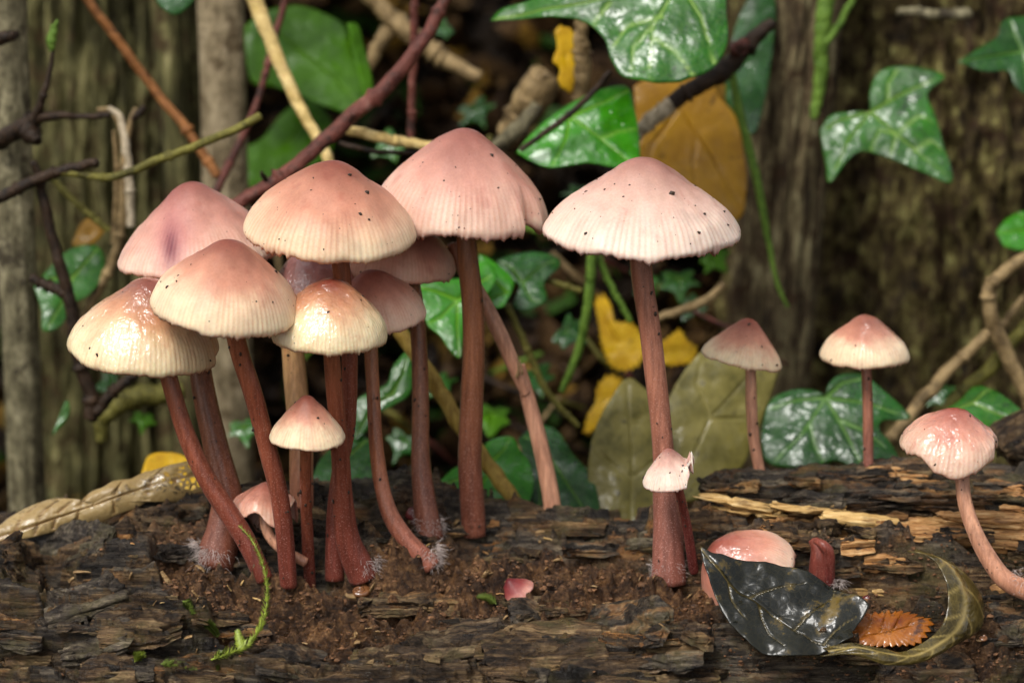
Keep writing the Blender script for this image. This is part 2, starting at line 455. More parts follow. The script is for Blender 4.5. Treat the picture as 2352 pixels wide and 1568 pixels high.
M_BLADE = mat_bark('dry_blade', [(0.35, (0.24,0.14,0.025)), (0.65, (0.50,0.34,0.075))], None, 2.0, (6,6,0.4), 0.4, 0.3)
M_TANTWIG = twigm('tan_twig', (0.11,0.070,0.028), (0.40,0.28,0.13))
M_GSTEM = twigm('green_stem', (0.055,0.11,0.012), (0.16,0.27,0.035))
M_PALEEND = twigm('peeled_wood', (0.36,0.28,0.17), (0.66,0.56,0.40))
M_MOSS = mat_plain('moss_green', (0.24, 0.30, 0.035), 0.5, 0.5, 14)
M_MOSSD = mat_plain('moss_dull', (0.11, 0.15, 0.022), 0.5, 0.5, 14)
M_SNAIL = mat_plain('snail_shell', (0.16, 0.065, 0.024), 0.18, 0.35, 10, Coat_Weight=0.8)
M_SOIL = mat_bark('forest_soil', [(0.3, (0.002,0.0015,0.001)), (0.55, (0.010,0.006,0.003)), (0.8, (0.030,0.019,0.009))], None, 1.2, (1,1,1), 1.0, 1.0)

# ================================================================== THE SETTING
# forest floor: level under the log, climbing into a dark bank behind
def build_ground():
    x = np.concatenate([np.linspace(-400, -16, 14), np.linspace(-15, 15, 120), np.linspace(16, 400, 14)])
    y = np.concatenate([np.linspace(-400, -12, 14), np.linspace(-11, 34, 150), np.linspace(40, 500, 14)])
    X, Y = np.meshgrid(x, y, indexing='ij')
    Z = -8.6+0.45*fbm(X/3, Y/3, 1.0, 4)+13.0*sstep(13, 30, Y+1.5*fbm(X/5, Y/9, 4.0, 3))+0.15*fbm(X*2, Y*2, 2.0, 3)
    Z = Z+np.clip(Y-34, 0, None)*0.12
    o = mesh_obj('forest_floor', np.stack([X, Y, Z], -1).reshape(-1, 3), gridq(len(x), len(y)), mat=M_SOIL)
    tag(o, 'dark damp forest soil rising into a bank behind the log', kind='structure')
    return o
GROUND = build_ground()

def bark_cylinder(name, px0, px1, Yc, mat, seed, zlo=-9.5, zhi=16, lean=0.0, ridges=9, amp=0.35, flare=0.0, nu=220, nv=220, bow=0.0, fine=1.0, parent=None):
    """upright trunk whose silhouette runs from px0 to px1 at mid height"""
    pL, pR = P(px0, 600, Yc), P(px1, 600, Yc)
    cx, rad = (pL[0]+pR[0])/2, (pR[0]-pL[0])/2
    z = np.linspace(zlo, zhi, nu); a = np.linspace(0, 2*np.pi, nv, endpoint=False)
    Z, A = np.meshgrid(z, a, indexing='ij')
    ca, sa = np.cos(A), np.sin(A)
    k = ridges/2.0
    d = amp*(1-2*np.abs(pn(ca*k+0.25*Z*0.35, sa*k, Z*0.11+seed)))*0.6
    d += amp*0.5*fbm(ca*k*2.2, sa*k*2.2, Z*0.28+seed*2, 3)
    d += amp*0.22*fine*fbm(ca*k*6, sa*k*6, Z*1.1+seed*3, 3)
    r = rad*(1+flare*np.exp(-(Z-zlo)/5.0))+d
    X = cx+lean*(Z-0)+bow*Z*Z+r*ca; Y = Yc+rad+r*sa
    v = np.stack([X, Y, Z], -1).reshape(-1, 3)
    return mesh_obj(name, v, gridq(nu, nv, True), mat=mat, parent=parent, loc=(cx+lean*zlo, Yc+rad, zlo) if parent is None else WORLD_LOC[parent.name])

# big mossy trunk
tr_root = empty('tree_trunk', P(2100, 1100, 13.0)*np.array([1, 1, 0])+np.array([0, 6, -9]))
bark_cylinder('trunk', 1775, 3050, 12.5, M_TRUNK, 1.3, lean=-0.03, ridges=20, amp=0.62, flare=0.10, nu=340, nv=480, parent=tr_root, fine=2.2)
bark_cylinder('root_ridge', 1725, 1880, 11.3, M_RIDGE, 4.1, lean=0.075, ridges=7, amp=0.20, flare=0.5, nu=260, nv=120, parent=tr_root, fine=1.6)
tag(tr_root, 'massive dark mossy tree trunk with rough furrowed bark', 'tree trunk')
wt_root = empty('weathered_stump', P(250, 1100, 17.0)*np.array([1, 1, 0])+np.array([0, 3, -9]))
bark_cylinder('trunk', 20, 430, 15.0, M_GREYWOOD, 7.7, lean=0.02, ridges=11, amp=0.45, fine=1.8, nu=240, nv=260, parent=wt_root)
bark_cylinder('wood_rib', 385, 440, 13.9, M_GREYWOOD, 11.0, lean=-0.03, ridges=5, amp=0.10, nu=150, nv=50, parent=wt_root, bow=-0.003)
tag(wt_root, 'grey olive weathered stump with upright splintered ribs behind the mushroom cluster', 'tree stump')
for nm, a, b_, yy, m, lab in (('sapling', 466, 566, 11.0, M_POLE, 'straight tan sapling stem speckled with dark lenticels'),
                              ('sapling', -8, 74, 7.4, M_POLE2, 'grey mottled sapling stem bearing knotted dark side twigs')):
    o = bark_cylinder(nm, a, b_, yy, m, a*0.1, ridges=4, amp=0.05, nu=160, nv=48, lean=0.0)
    tag(o, lab, 'sapling')

# ------------------------------------------------------------------ the log
LOG_R, LOG_Y = 6.0, 1.0
ridge_row = 1197
rr = ray(1176, ridge_row); sl = rr[2]/rr[1]                    # line z = CAMz + sl*(y-CAMy); circle tangent to it
LOG_Z = CAM[2]+sl*(LOG_Y-CAM[1])-LOG_R*math.sqrt(1+sl*sl)
RIDGE = np.array([(-400,1240),(0,1236),(130,1212),(240,1192),(290,1152),(400,1145),(520,1160),(700,1142),(850,1162),(915,1128),(1000,1148),(1060,1188),(1200,1180),(1300,1195),(1500,1201),(1620,1196),(2800,1205)], float)
def px_of_x(x, depth=DIST+1.5): return 1176+x/(KPX*depth)
def cyl_hit(px, py):
    """pixel on the bare cylinder -> (x, arc s) ; s grows away from the camera, 0 at the top"""
    r = ray(px, py); oy, oz = CAM[1]-LOG_Y, CAM[2]-LOG_Z
    a = r[1]**2+r[2]**2; b = 2*(oy*r[1]+oz*r[2]); c = oy*oy+oz*oz-LOG_R**2
    D = b*b-4*a*c
    t = (-b-math.sqrt(max(D, 0)))/(2*a)
    p = CAM+r*t
    return p[0], LOG_R*math.atan2(p[1]-LOG_Y, p[2]-LOG_Z)
LX = np.concatenate([np.linspace(-30, -9.7, 50), np.linspace(-9.6, 9.6, 1060), np.linspace(9.7, 30, 50)])
LS = np.concatenate([np.linspace(-9.0, -5.6, 40), np.linspace(-5.58, 2.4, 330), np.linspace(2.5, 9.0, 40)])
def log_disp(X, S):
    gs = S+0.05*X+0.35*pn(X/3.5, S/3.0, 1.1)+0.06*pn(X/0.8, S/0.5, 8.8)
    px = px_of_x(X)
    rid = (1197-np.interp(px, RIDGE[:, 0], RIDGE[:, 1]))*KPX*DIST
    d = rid*sstep(-2.1, -0.1, S+0.3*pn(X/1.2, S/0.8, 5.5))
    d = d+0.26*fbm(X/2.2, gs/0.9, 3.3, 3)*sstep(1.6, 0.2, S)
    # terraces of split wood, with ragged ends
    t = 1.5*fbm(X/4.6, gs/0.52, 7.1, 3)+0.20*pn(X/0.6, gs/0.06, 2.2)+0.10*pn(X/0.12, gs/0.05, 6.2)
    k = np.floor(t*2.6); fr = t*2.6-k
    terr = (k+sstep(0.80, 1.0, fr))/2.6
    # soil hollow in the middle
    sm = np.zeros_like(X)
    for (cx, cy, rx, ry, w) in SOILS:
        ex, es = cyl_hit(cx, cy)
        e2, s2 = cyl_hit(cx, cy-ry); es_r = abs(s2-es)
        q = ((X-ex)/(rx*KPX*DIST))**2+((S-es)/max(es_r, 0.3))**2
        sm = np.maximum(sm, w*sstep(1.35, 0.75, q+0.55*fbm(X/0.5, S/0.4, 12.0, 4)))
    rough_ = 0.55+0.9*np.clip(pn(X/1.1, gs/0.4, 51.0)+0.3, 0, 1)
    wood = 0.58*terr+rough_*(0.16*(1-2.2*np.abs(pn(X/1.6, gs/0.30, 9.0)))+0.10*(1-2*np.abs(pn(X/0.9, gs/0.15, 4.0)))+0.06*pn(X/0.5, gs/0.08, 5.0)+0.03*pn(X/0.12, gs/0.10, 55.0))
    crack = sstep(0.10, 0.0, np.abs(pn(X/2.0, gs/0.33, 21.0))+0.05*pn(X/0.2, gs/0.1, 3.0))*sstep(0.0, 0.35, pn(X/2.2, gs/0.8, 31.0))
    wood = wood-0.75*crack
    crumb = 0.30*fbm(X/0.75, S/0.6, 14.0, 2)+0.36*(np.abs(fbm(X/0.34, S/0.30, 15.0, 3))-0.25)+0.045*np.abs(pn(X/0.085, S/0.08, 16.0))
    d = d-0.13+wood*(1-sm)+(crumb+0.10*terr-0.08)*sm
    for (cx, cy, rx, ry, dep) in PITS:
        ex, es = cyl_hit(cx, cy); e2, s2 = cyl_hit(cx, cy-ry)
        q = ((X-ex)/(rx*KPX*DIST))**2+((S-es)/abs(s2-es))**2
        d = d-dep*sstep(1.25, 0.55, q+0.35*fbm(X/0.25, S/0.2, 18.0, 3))
    return d, sm, terr, crack
SOILS = [(700,1375,230,62,1.0),(1010,1330,260,70,1.0),(1300,1330,230,70,1.0),(1520,1360,130,50,1.0),(830,1460,110,50,1.0),(470,1330,120,40,0.9),
         (650,1440,150,50,0.9),(1560,1400,80,60,1.0),(1960,1380,120,60,0.8),(2150,1500,150,60,0.9),(2280,1440,120,60,0.8),(980,1250,120,40,0.6),(420,1220,110,30,0.7),(1380,1260,120,30,0.5)]
PITS = [(135,1325,44,30,0.95),(205,1432,60,16,0.5),(1205,1472,34,20,0.8),(1405,1466,36,14,0.6),(330,1512,150,14,0.55),(880,1475,60,20,0.5),(1010,1505,70,22,0.5),
        (2060,1340,150,26,0.6),(1330,1430,70,9,0.35),(760,1420,120,9,0.3),(560,1500,70,12,0.35),(60,1475,90,10,0.4),(1900,1535,160,12,0.4),(2230,1350,60,18,0.6),(1250,1345,30,14,0.35)]
X, S = np.meshgrid(LX, LS, indexing='ij')
d, LSM, LTER, LCR = log_disp(X, S)
al = S/LOG_R
LV = np.stack([X, LOG_Y+(LOG_R+d)*np.sin(al), LOG_Z+(LOG_R+d)*np.cos(al)], -1).reshape(-1, 3)
fresh = sstep(0.25, 0.6, fbm(X/1.8, S/0.5, 41.0, 3)+0.55*sstep(-1.0, 0.3, S)*sstep(2.5, 0.6, np.abs(X-1.5)))
LOGROOT = empty('fallen_log', (0, LOG_Y, LOG_Z))
LQ = gridq(len(LX), len(LS))
LOGM = mesh_obj('wood_surface', LV, LQ, mat=M_LOG, parent=LOGROOT, loc=(0, LOG_Y, LOG_Z),
                attrs={'soil': LSM, 'fresh': fresh*(1-LSM*0.6), 'tone': np.clip(0.5+0.55*pn(np.floor(LTER*2.6+0.01)*5.3, X/4.0, S/3.0)+0.25*fbm(X/1.5, S/0.6, 61.0, 3), 0, 1)})
a = np.linspace(0, 2*np.pi, 40, endpoint=False)
core = np.stack([np.repeat([-29.8, 29.8], 40), LOG_Y+np.tile(np.sin(a), 2)*(LOG_R-0.9), LOG_Z+np.tile(np.cos(a), 2)*(LOG_R-0.9)], 1)
mesh_obj('underside', core, gridq(2, 40, True), mat=M_TRUNK, parent=LOGROOT, loc=(0, LOG_Y, LOG_Z))
tag(LOGROOT, 'fallen rotten log with crumbling brown wood that the mushrooms grow from', 'log')
BV = BVHTree.FromPolygons([tuple(v) for v in LV], [tuple(q) for q in LQ])
def on_log(px, py):
    r = ray(px, py); h = BV.ray_cast(Vector(CAM), Vector(r).normalized())
    if h[0] is None:
        h = BV.find_nearest(Vector(P(px, py, 1.8)))
    return np.array(h[0])
def drop(p):
    """surface height of the log below a point"""
    h = BV.ray_cast(Vector((p[0], p[1], 20)), Vector((0, 0, -1)))
    return np.array(h[0]) if h[0] is not None else np.array(p)

def chunk(name, pts, half_w, half_h, mat, seed, parent=LOGROOT, nu=120, nv=48, fib=0.05, ragged=0.25, wdir=(0, 1, 0), power=3.0, lump=0.12, attrs=None):
    """a broken piece of wood: boxy section swept along the grain, fibrous skin, ragged ends"""
    c = crom(pts, nu)
    t = np.linspace(0, 1, nu)
    hw = np.interp(t, np.linspace(0, 1, len(half_w)), half_w); hh = np.interp(t, np.linspace(0, 1, len(half_h)), half_h)
    a = np.linspace(0, 2*np.pi, nv, endpoint=False)
    ca, sa = np.cos(a), np.sin(a)
    q = (np.abs(ca)**power+np.abs(sa)**power)**(-1/power)
    T = np.gradient(c, axis=0); T /= np.linalg.norm(T, axis=1)[:, None]
    Wd = np.asarray(wdir, float)[None]-T*(T@np.asarray(wdir, float))[:, None]; Wd /= np.linalg.norm(Wd, axis=1)[:, None]
    Hd = np.cross(T, Wd); Hd *= np.sign(Hd[:, 2:3]+1e-9)
    L = np.linalg.norm(np.diff(c, axis=0), axis=1).sum()
    xx = (t*L)[:, None]
    arc = (a*(hw.mean()+hh.mean())/2)[None, :]
    n = fib*(pn(xx/1.1, arc/0.08, seed)+0.7*pn(xx/0.4, arc/0.04, seed+3)+0.5*pn(xx/0.12, arc/0.07, seed+6)) + lump*fbm(xx/1.4, np.cos(a)[None]*1.3, np.sin(a)[None]*1.3+seed, 3)
    n = n-fib*2.2*sstep(0.12, 0.0, np.abs(pn(xx/1.6, arc/0.22, seed+9)))
    endw = ragged*(1+pn(arc/0.06+seed, np.zeros_like(arc)+seed*2, 0.5)+0.8*pn(arc/0.2, np.zeros_like(arc), seed+4.4))
    # ragged ends: shift the end rings along the axis
    sh = np.exp(-(t/0.06)**2)[:, None]*endw - np.exp(-((1-t)/0.06)**2)[:, None]*np.roll(endw, 7, 1)
    tp = (1-0.55*np.exp(-(t/0.035)**2)-0.55*np.exp(-((1-t)/0.035)**2))[:, None]
    v = c[:, None]+Wd[:, None]*((hw[:, None]*q*ca*tp+n*ca)[..., None])+Hd[:, None]*((hh[:, None]*q*sa*tp+n*sa)[..., None])+T[:, None]*sh[..., None]
    v = np.vstack([v.reshape(-1, 3), c[0]+T[0]*ragged, c[-1]-T[-1]*ragged])
    i = np.arange(nv); m = nu*nv
    tr = np.vstack([np.stack([np.full(nv, m), (i+1) % nv, i], 1), np.stack([np.full(nv, m+1), (nu-1)*nv+i, (nu-1)*nv+(i+1) % nv], 1)])
    at = {'soil': np.zeros(len(v)), 'fresh': np.zeros(len(v)), 'tone': np.full(len(v), 0.5+0.5*math.sin(seed*12.9))}
    for k_, f_ in (attrs or {}).items(): at[k_] = np.full(len(v), f_)
    if name in ('bark_slab', 'split_layer', 'dark_layer', 'bark_lump'): SLABS.append((v, gridq(nu, nv, True)))
    return mesh_obj(name, v, gridq(nu, nv, True), tr, mat, parent, loc=c.mean(0), attrs=at)

SLABS = []
# raised layer at the back: bark over split wood
chunk('bark_slab', [P(1592, 1112, 1.7), P(1720, 1126, 1.8), P(1900, 1128, 1.8), P(2080, 1122, 1.8), P(2300, 1132, 1.7), P(2700, 1140, 1.6)], [0.55, 0.9, 1.0, 1.0, 1.0], [0.16, 0.27, 0.30, 0.30, 0.28, 0.28], M_LOG, 2.0, nu=360, nv=150, fib=0.085, ragged=0.3, lump=0.17, attrs={'fresh': 0.5})
chunk('split_layer', [P(1640, 1172, 1.7), P(1800, 1186, 1.5), P(2000, 1196, 1.25), P(2200, 1204, 1.1), P(2700, 1225, 1.0)], [0.5, 0.8, 0.9, 0.9], [0.10, 0.18, 0.26, 0.30], M_ORANGE, 5.0, nu=300, nv=90, fib=0.05, ragged=0.3, lump=0.07)
chunk('dark_layer', [P(1590, 1232, 1.2), P(1800, 1252, 1.0), P(2000, 1262, 0.95), P(2200, 1275, 0.85), P(2700, 1300, 0.7)], [0.4, 0.7, 0.8, 0.8], [0.16, 0.24, 0.28, 0.32], M_LOG, 9.0, nu=320, nv=120, fib=0.085, ragged=0.3, lump=0.10, attrs={'fresh': 0.5})
chunk('dark_layer', [P(1850, 1338, 0.3), P(2000, 1340, 0.35), P(2200, 1360, 0.2), P(2500, 1390, 0.0)], [0.3, 0.5, 0.5, 0.5], [0.08, 0.16, 0.2, 0.2], M_LOG, 19.0, nu=240, nv=100, fib=0.08, ragged=0.2, lump=0.08, attrs={'fresh': 1.0})
chunk('bark_lump', [P(2275, 1040, 3.4), P(2340, 1010, 3.4), P(2480, 1010, 3.2)], [0.5, 0.8, 0.8], [0.2, 0.42, 0.45], M_LOG, 12.0, nu=100, nv=60, lump=0.15)
for pts, hw, hh, m in (
        ([P(1588, 1136, 0.95), P(1660, 1148, 0.85), P(1790, 1172, 0.95)], [0.05, 0.16, 0.14], [0.035, 0.085, 0.06], M_YELLOW),
        ([P(1622, 1160, 0.9), P(1700, 1172, 0.85), P(1810, 1180, 0.95)], [0.03, 0.12, 0.12], [0.02, 0.05, 0.05], M_YELLOW),
        ([P(1748, 1158, 0.72), P(1830, 1168, 0.70), P(1960, 1164, 0.9)], [0.02, 0.10, 0.12], [0.012, 0.055, 0.05], M_YELLOW),
        ([P(1760, 1150, 0.74), P(1800, 1160, 0.72), P(1900, 1172, 0.85)], [0.015, 0.05, 0.10], [0.012, 0.03, 0.05], M_YELLOW),
        ([P(1870, 1180, 0.62), P(1960, 1194, 0.50), P(2085, 1206, 0.55)], [0.10, 0.16, 0.10], [0.06, 0.095, 0.05], M_YELLOW),
        ([P(2140, 1180, 0.42), P(2240, 1190, 0.38), P(2420, 1200, 0.35)], [0.08, 0.14, 0.12], [0.05, 0.12, 0.12], M_ORANGE),
        ([P(1930, 1350, -0.05), P(2020, 1356, -0.1), P(2090, 1352, 0.0)], [0.06, 0.12, 0.06], [0.04, 0.07, 0.04], M_YELLOW)):
    chunk('splinter', pts, hw, hh, m, random.uniform(0, 60), nu=90, nv=40, fib=0.028, ragged=0.16, lump=0.035, power=2.4)

_v, _q, _t = join([(LV, LQ, None)]+[(a_, b_, None) for a_, b_ in SLABS])
BV = BVHTree.FromPolygons([tuple(v) for v in _v], [tuple(q) for q in _q])
# plates of split wood lying along the grain (photo positions), then smaller ones in between
def plate(x0, y0, x1, y1, wpx, hpx, seed, lift=0.02, mat=None, fresh=0.0, soil=0.0, bend=0.0):
    n = 5
    pts = []
    for i in range(n):
        u = i/(n-1)
        p = on_log(x0+(x1-x0)*u, y0+(y1-y0)*u+bend*math.sin(u*math.pi))
        pts.append(p)
    pts = np.array(pts)
    z = np.polyfit(np.arange(n), pts[:, 2], 1); yv = np.polyfit(np.arange(n), pts[:, 1], 1)
    pts[:, 2] = 0.35*pts[:, 2]+0.65*np.polyval(z, np.arange(n))+lift; pts[:, 1] = 0.35*pts[:, 1]+0.65*np.polyval(yv, np.arange(n))
    hw = wpx*KPX*DIST; hh = hpx*KPX*DIST
    return chunk('wood_plate', pts, [hw*0.6, hw, hw*1.05, hw*0.7], [hh*0.6, hh, hh, hh*0.6], mat or M_LOG, seed, nu=150, nv=96,
                 fib=0.050, ragged=0.34, wdir=(0, 0.8, 0.42), lump=0.10, power=2.6, attrs={'fresh': fresh, 'soil': soil})
PL = [(85,1432,305,1345,52,16),(200,1458,440,1420,75,17),(130,1490,318,1450,60,20),(-20,1522,140,1512,70,22),(165,1556,330,1550,60,16),(-15,1462,115,1470,40,13),(0,1300,110,1290,70,14),
      (925,1522,1180,1452,62,17),(1160,1430,1260,1420,44,14),(1080,1530,1430,1490,95,17),(1330,1428,1560,1440,60,14),(1440,1500,1640,1490,70,14),(1250,1555,1700,1545,70,16),
      (560,1530,780,1520,46,13),(840,1392,1090,1402,26,9),(1120,1390,1330,1396,22,8),(1500,1545,1900,1556,60,14),(380,1545,560,1552,40,11),(2120,1430,2300,1420,30,12),(2270,1420,2420,1440,60,20),
      (300,1195,470,1190,50,12),(20,1265,260,1255,60,12),(290,1168,500,1172,45,10),(1150,1200,1420,1212,40,9),(1330,1238,1560,1232,36,9),(640,1180,760,1172,40,10),(880,1155,1030,1160,30,10),
      (1280,1275,1440,1270,20,7),(1650,1470,1560,1440,30,12),(2000,1545,2250,1540,50,14)]
for i, p in enumerate(PL):
    plate(*p, seed=3.1*i+0.7, lift=random.uniform(-0.02, 0.05), fresh=random.choice([0, 0, 0.3, 0.6]), bend=random.uniform(-8, 8))
for i in range(30):
    x0 = random.uniform(-20, 2330); y0 = random.choice([random.uniform(1215, 1300), random.uniform(1380, 1560), random.uniform(1400, 1560)])
    L = random.uniform(90, 260)
    if 560 < x0 < 1520 and 1285 < y0 < 1400: continue
    plate(x0, y0, x0+L, y0+random.uniform(-14, 10), random.uniform(7, 24), random.uniform(3, 8), 7.7*i+1.3, lift=random.uniform(-0.02, 0.03), fresh=random.choice([0, 0, 0, 0.4, 1.0]), bend=random.uniform(-6, 6))

for i in range(46):
    x0 = random.uniform(1610, 2330); y0 = random.uniform(1085, 1390); L = random.uniform(60, 220)
    if 1960 < x0+L/2 < 2200 and y0 > 1300: continue
    plate(x0, y0, min(x0+L, 2420), y0+random.uniform(-6, 12), random.uniform(6, 22), random.uniform(3, 8), 5.3*i+90.3, lift=random.uniform(-0.01, 0.04), fresh=random.choice([0, 0, 0.5, 1.0]), bend=random.uniform(-6, 6), mat=random.choice([M_LOG, M_LOG, M_LOG, M_ORANGE]))
# loose crumbs of rotten wood and chips
def scatter_crumbs():
    w = (LSM.ravel() > 0.45) & (np.abs(LV[:, 0]) < 9.5)
    idx = np.nonzero(w)[0]
    pick = RNG.choice(idx, 5200)
    clump = pn(LV[pick, 0]/0.5, LV[pick, 1]/0.5, 6.0)
    parts = []
    for n, i in enumerate(pick):
        if clump[n] < -0.12: continue
        r = 0.012+0.034*RNG.random()**4
        parts.append(blob(LV[i]+[0, 0, r*0.4], (r*1.2, r, r*0.8), n, 0.4))
    rest = RNG.choice(np.nonzero((LSM.ravel() < 0.3) & (np.abs(LV[:, 0]) < 9.5))[0], 1500)
    for n, i in enumerate(rest):
        r = 0.008+0.025*RNG.random()**3
        parts.append(blob(LV[i]+[0, 0, r*0.3], (r*1.2, r, r*0.8), 9000+n, 0.4))
    for n in range(900):
        p = on_log(RNG.uniform(1600, 2352), RNG.uniform(1225, 1560)); r = 0.010+0.028*RNG.random()**3
        parts.append(blob(p, (r*1.2, r, r*0.8), 20000+n, 0.4))
    v, q, t = join(parts)
    o = mesh_obj('soil_crumbs', v, q, t, M_CRUMB, LOGROOT, loc=(0, LOG_Y, LOG_Z), smooth=False)
    tag(o, kind='stuff')
scatter_crumbs()
def chip(px, py, L, wd, ang, seed, mat=M_CHIP, up=0.03):
    p = on_log(px, py)+np.array([0, 0, up])
    d = np.array([math.cos(ang), 0.25*math.sin(ang*3+seed), math.sin(ang)])*L/2
    chunk('wood_chip', [p-d, p+d*0.1+np.array([0, 0, 0.01]), p+d], [wd*0.5, wd, wd*0.6], [wd*0.35, wd*0.55, wd*0.35], mat, seed, nu=24, nv=12, fib=0.012, ragged=0.05, lump=0.015, power=2.4)
for i, (x, y, L, w, an) in enumerate([(385,1338,0.46,0.075,-1.0),(190,1318,0.36,0.06,-0.05),(165,1335,0.16,0.06,0.8),(300,1325,0.18,0.04,1.2),(855,1352,0.24,0.05,1.1),(1130,1320,0.2,0.045,0.3),(1115,1322,0.18,0.06,1.0),(1280,1290,0.16,0.04,0.3),
        (520,1455,0.2,0.04,1.3),(505,1440,0.2,0.035,-0.9),(430,1470,0.24,0.04,0.4),(460,1310,0.2,0.04,-0.6),(1050,1205,0.14,0.05,0.9),(940,1200,0.12,0.045,1.2),(815,1465,0.2,0.06,1.3),(820,1480,0.14,0.06,0.2),(1500,1330,0.18,0.035,1.1),(1240,1226,0.2,0.04,0.0)]):
    chip(x, y, L, w, an, 2.3*i)
for i in range(70):
    chip(random.uniform(300, 1640) if i % 3 else random.uniform(0, 2340), random.uniform(1240, 1500), random.uniform(0.06, 0.2), random.uniform(0.012, 0.03), random.uniform(-1.5, 1.5), 80+i*1.7, random.choice([M_CHIP, M_CHIP, M_ORANGE, M_YELLOW]))

# ================================================================== MUSHROOMS
PROF = {
 'bell': [(0,0),(0.10,0.015),(0.22,0.07),(0.36,0.18),(0.52,0.31),(0.68,0.44),(0.82,0.58),(0.92,0.72),(0.98,0.86),(1.0,0.96),(0.995,1.0)],
 'dome': [(0,0),(0.14,0.02),(0.30,0.08),(0.46,0.18),(0.62,0.30),(0.76,0.43),(0.88,0.58),(0.955,0.72),(0.99,0.86),(1.0,0.95),(0.995,1.0)],
 'bell2': [(0,0),(0.15,0.03),(0.30,0.105),(0.48,0.235),(0.66,0.375),(0.82,0.53),(0.93,0.69),(0.985,0.85),(1.0,0.955),(0.995,1.0)],
 'bell3': [(0,0),(0.13,0.03),(0.27,0.11),(0.45,0.25),(0.63,0.40),(0.79,0.555),(0.91,0.715),(0.978,0.87),(1.0,0.965),(0.997,1.0)],
 'cone': [(0,0),(0.10,0.02),(0.20,0.08),(0.34,0.21),(0.50,0.36),(0.66,0.52),(0.80,0.67),(0.91,0.81),(0.97,0.92),(1.0,0.985),(0.998,1.0)],
 'umbo': [(0,0),(0.09,0.03),(0.17,0.10),(0.27,0.19),(0.42,0.30),(0.58,0.42),(0.74,0.55),(0.87,0.69),(0.95,0.82),(0.99,0.94),(0.99,1.0)],
 'wide': [(0,0),(0.12,0.03),(0.25,0.12),(0.42,0.27),(0.60,0.42),(0.76,0.57),(0.89,0.73),(0.97,0.88),(1.0,0.97),(0.998,1.0)],
 'flat': [(0,0),(0.16,0.05),(0.34,0.16),(0.52,0.30),(0.70,0.46),(0.84,0.62),(0.93,0.78),(0.98,0.92),(1.0,1.0)],
}
PAL = {   # margin, middle, apex
 'cream': (lin(232,210,176), lin(200,143,118), lin(126,70,58)),
 'pink':  (lin(230,204,184), lin(196,146,130), lin(128,76,68)),
 'pale':  (lin(230,210,194), lin(208,170,154), lin(144,96,86)),
 'amber': (lin(234,214,172), lin(202,146,106), lin(118,54,42)),
 'rose':  (lin(230,198,174), lin(206,146,124), lin(152,80,66)),
 'mauve': (lin(216,178,166), lin(194,140,132), lin(156,102,100)),
 'wine':  (lin(210,158,144), lin(134,60,58), lin(88,32,36)),
}
def rot_cap(roll, tilt):
    return np.array(Matrix.Rotation(R_(roll), 3, 'Y') @ Matrix.Rotation(R_(tilt), 3, 'X'))
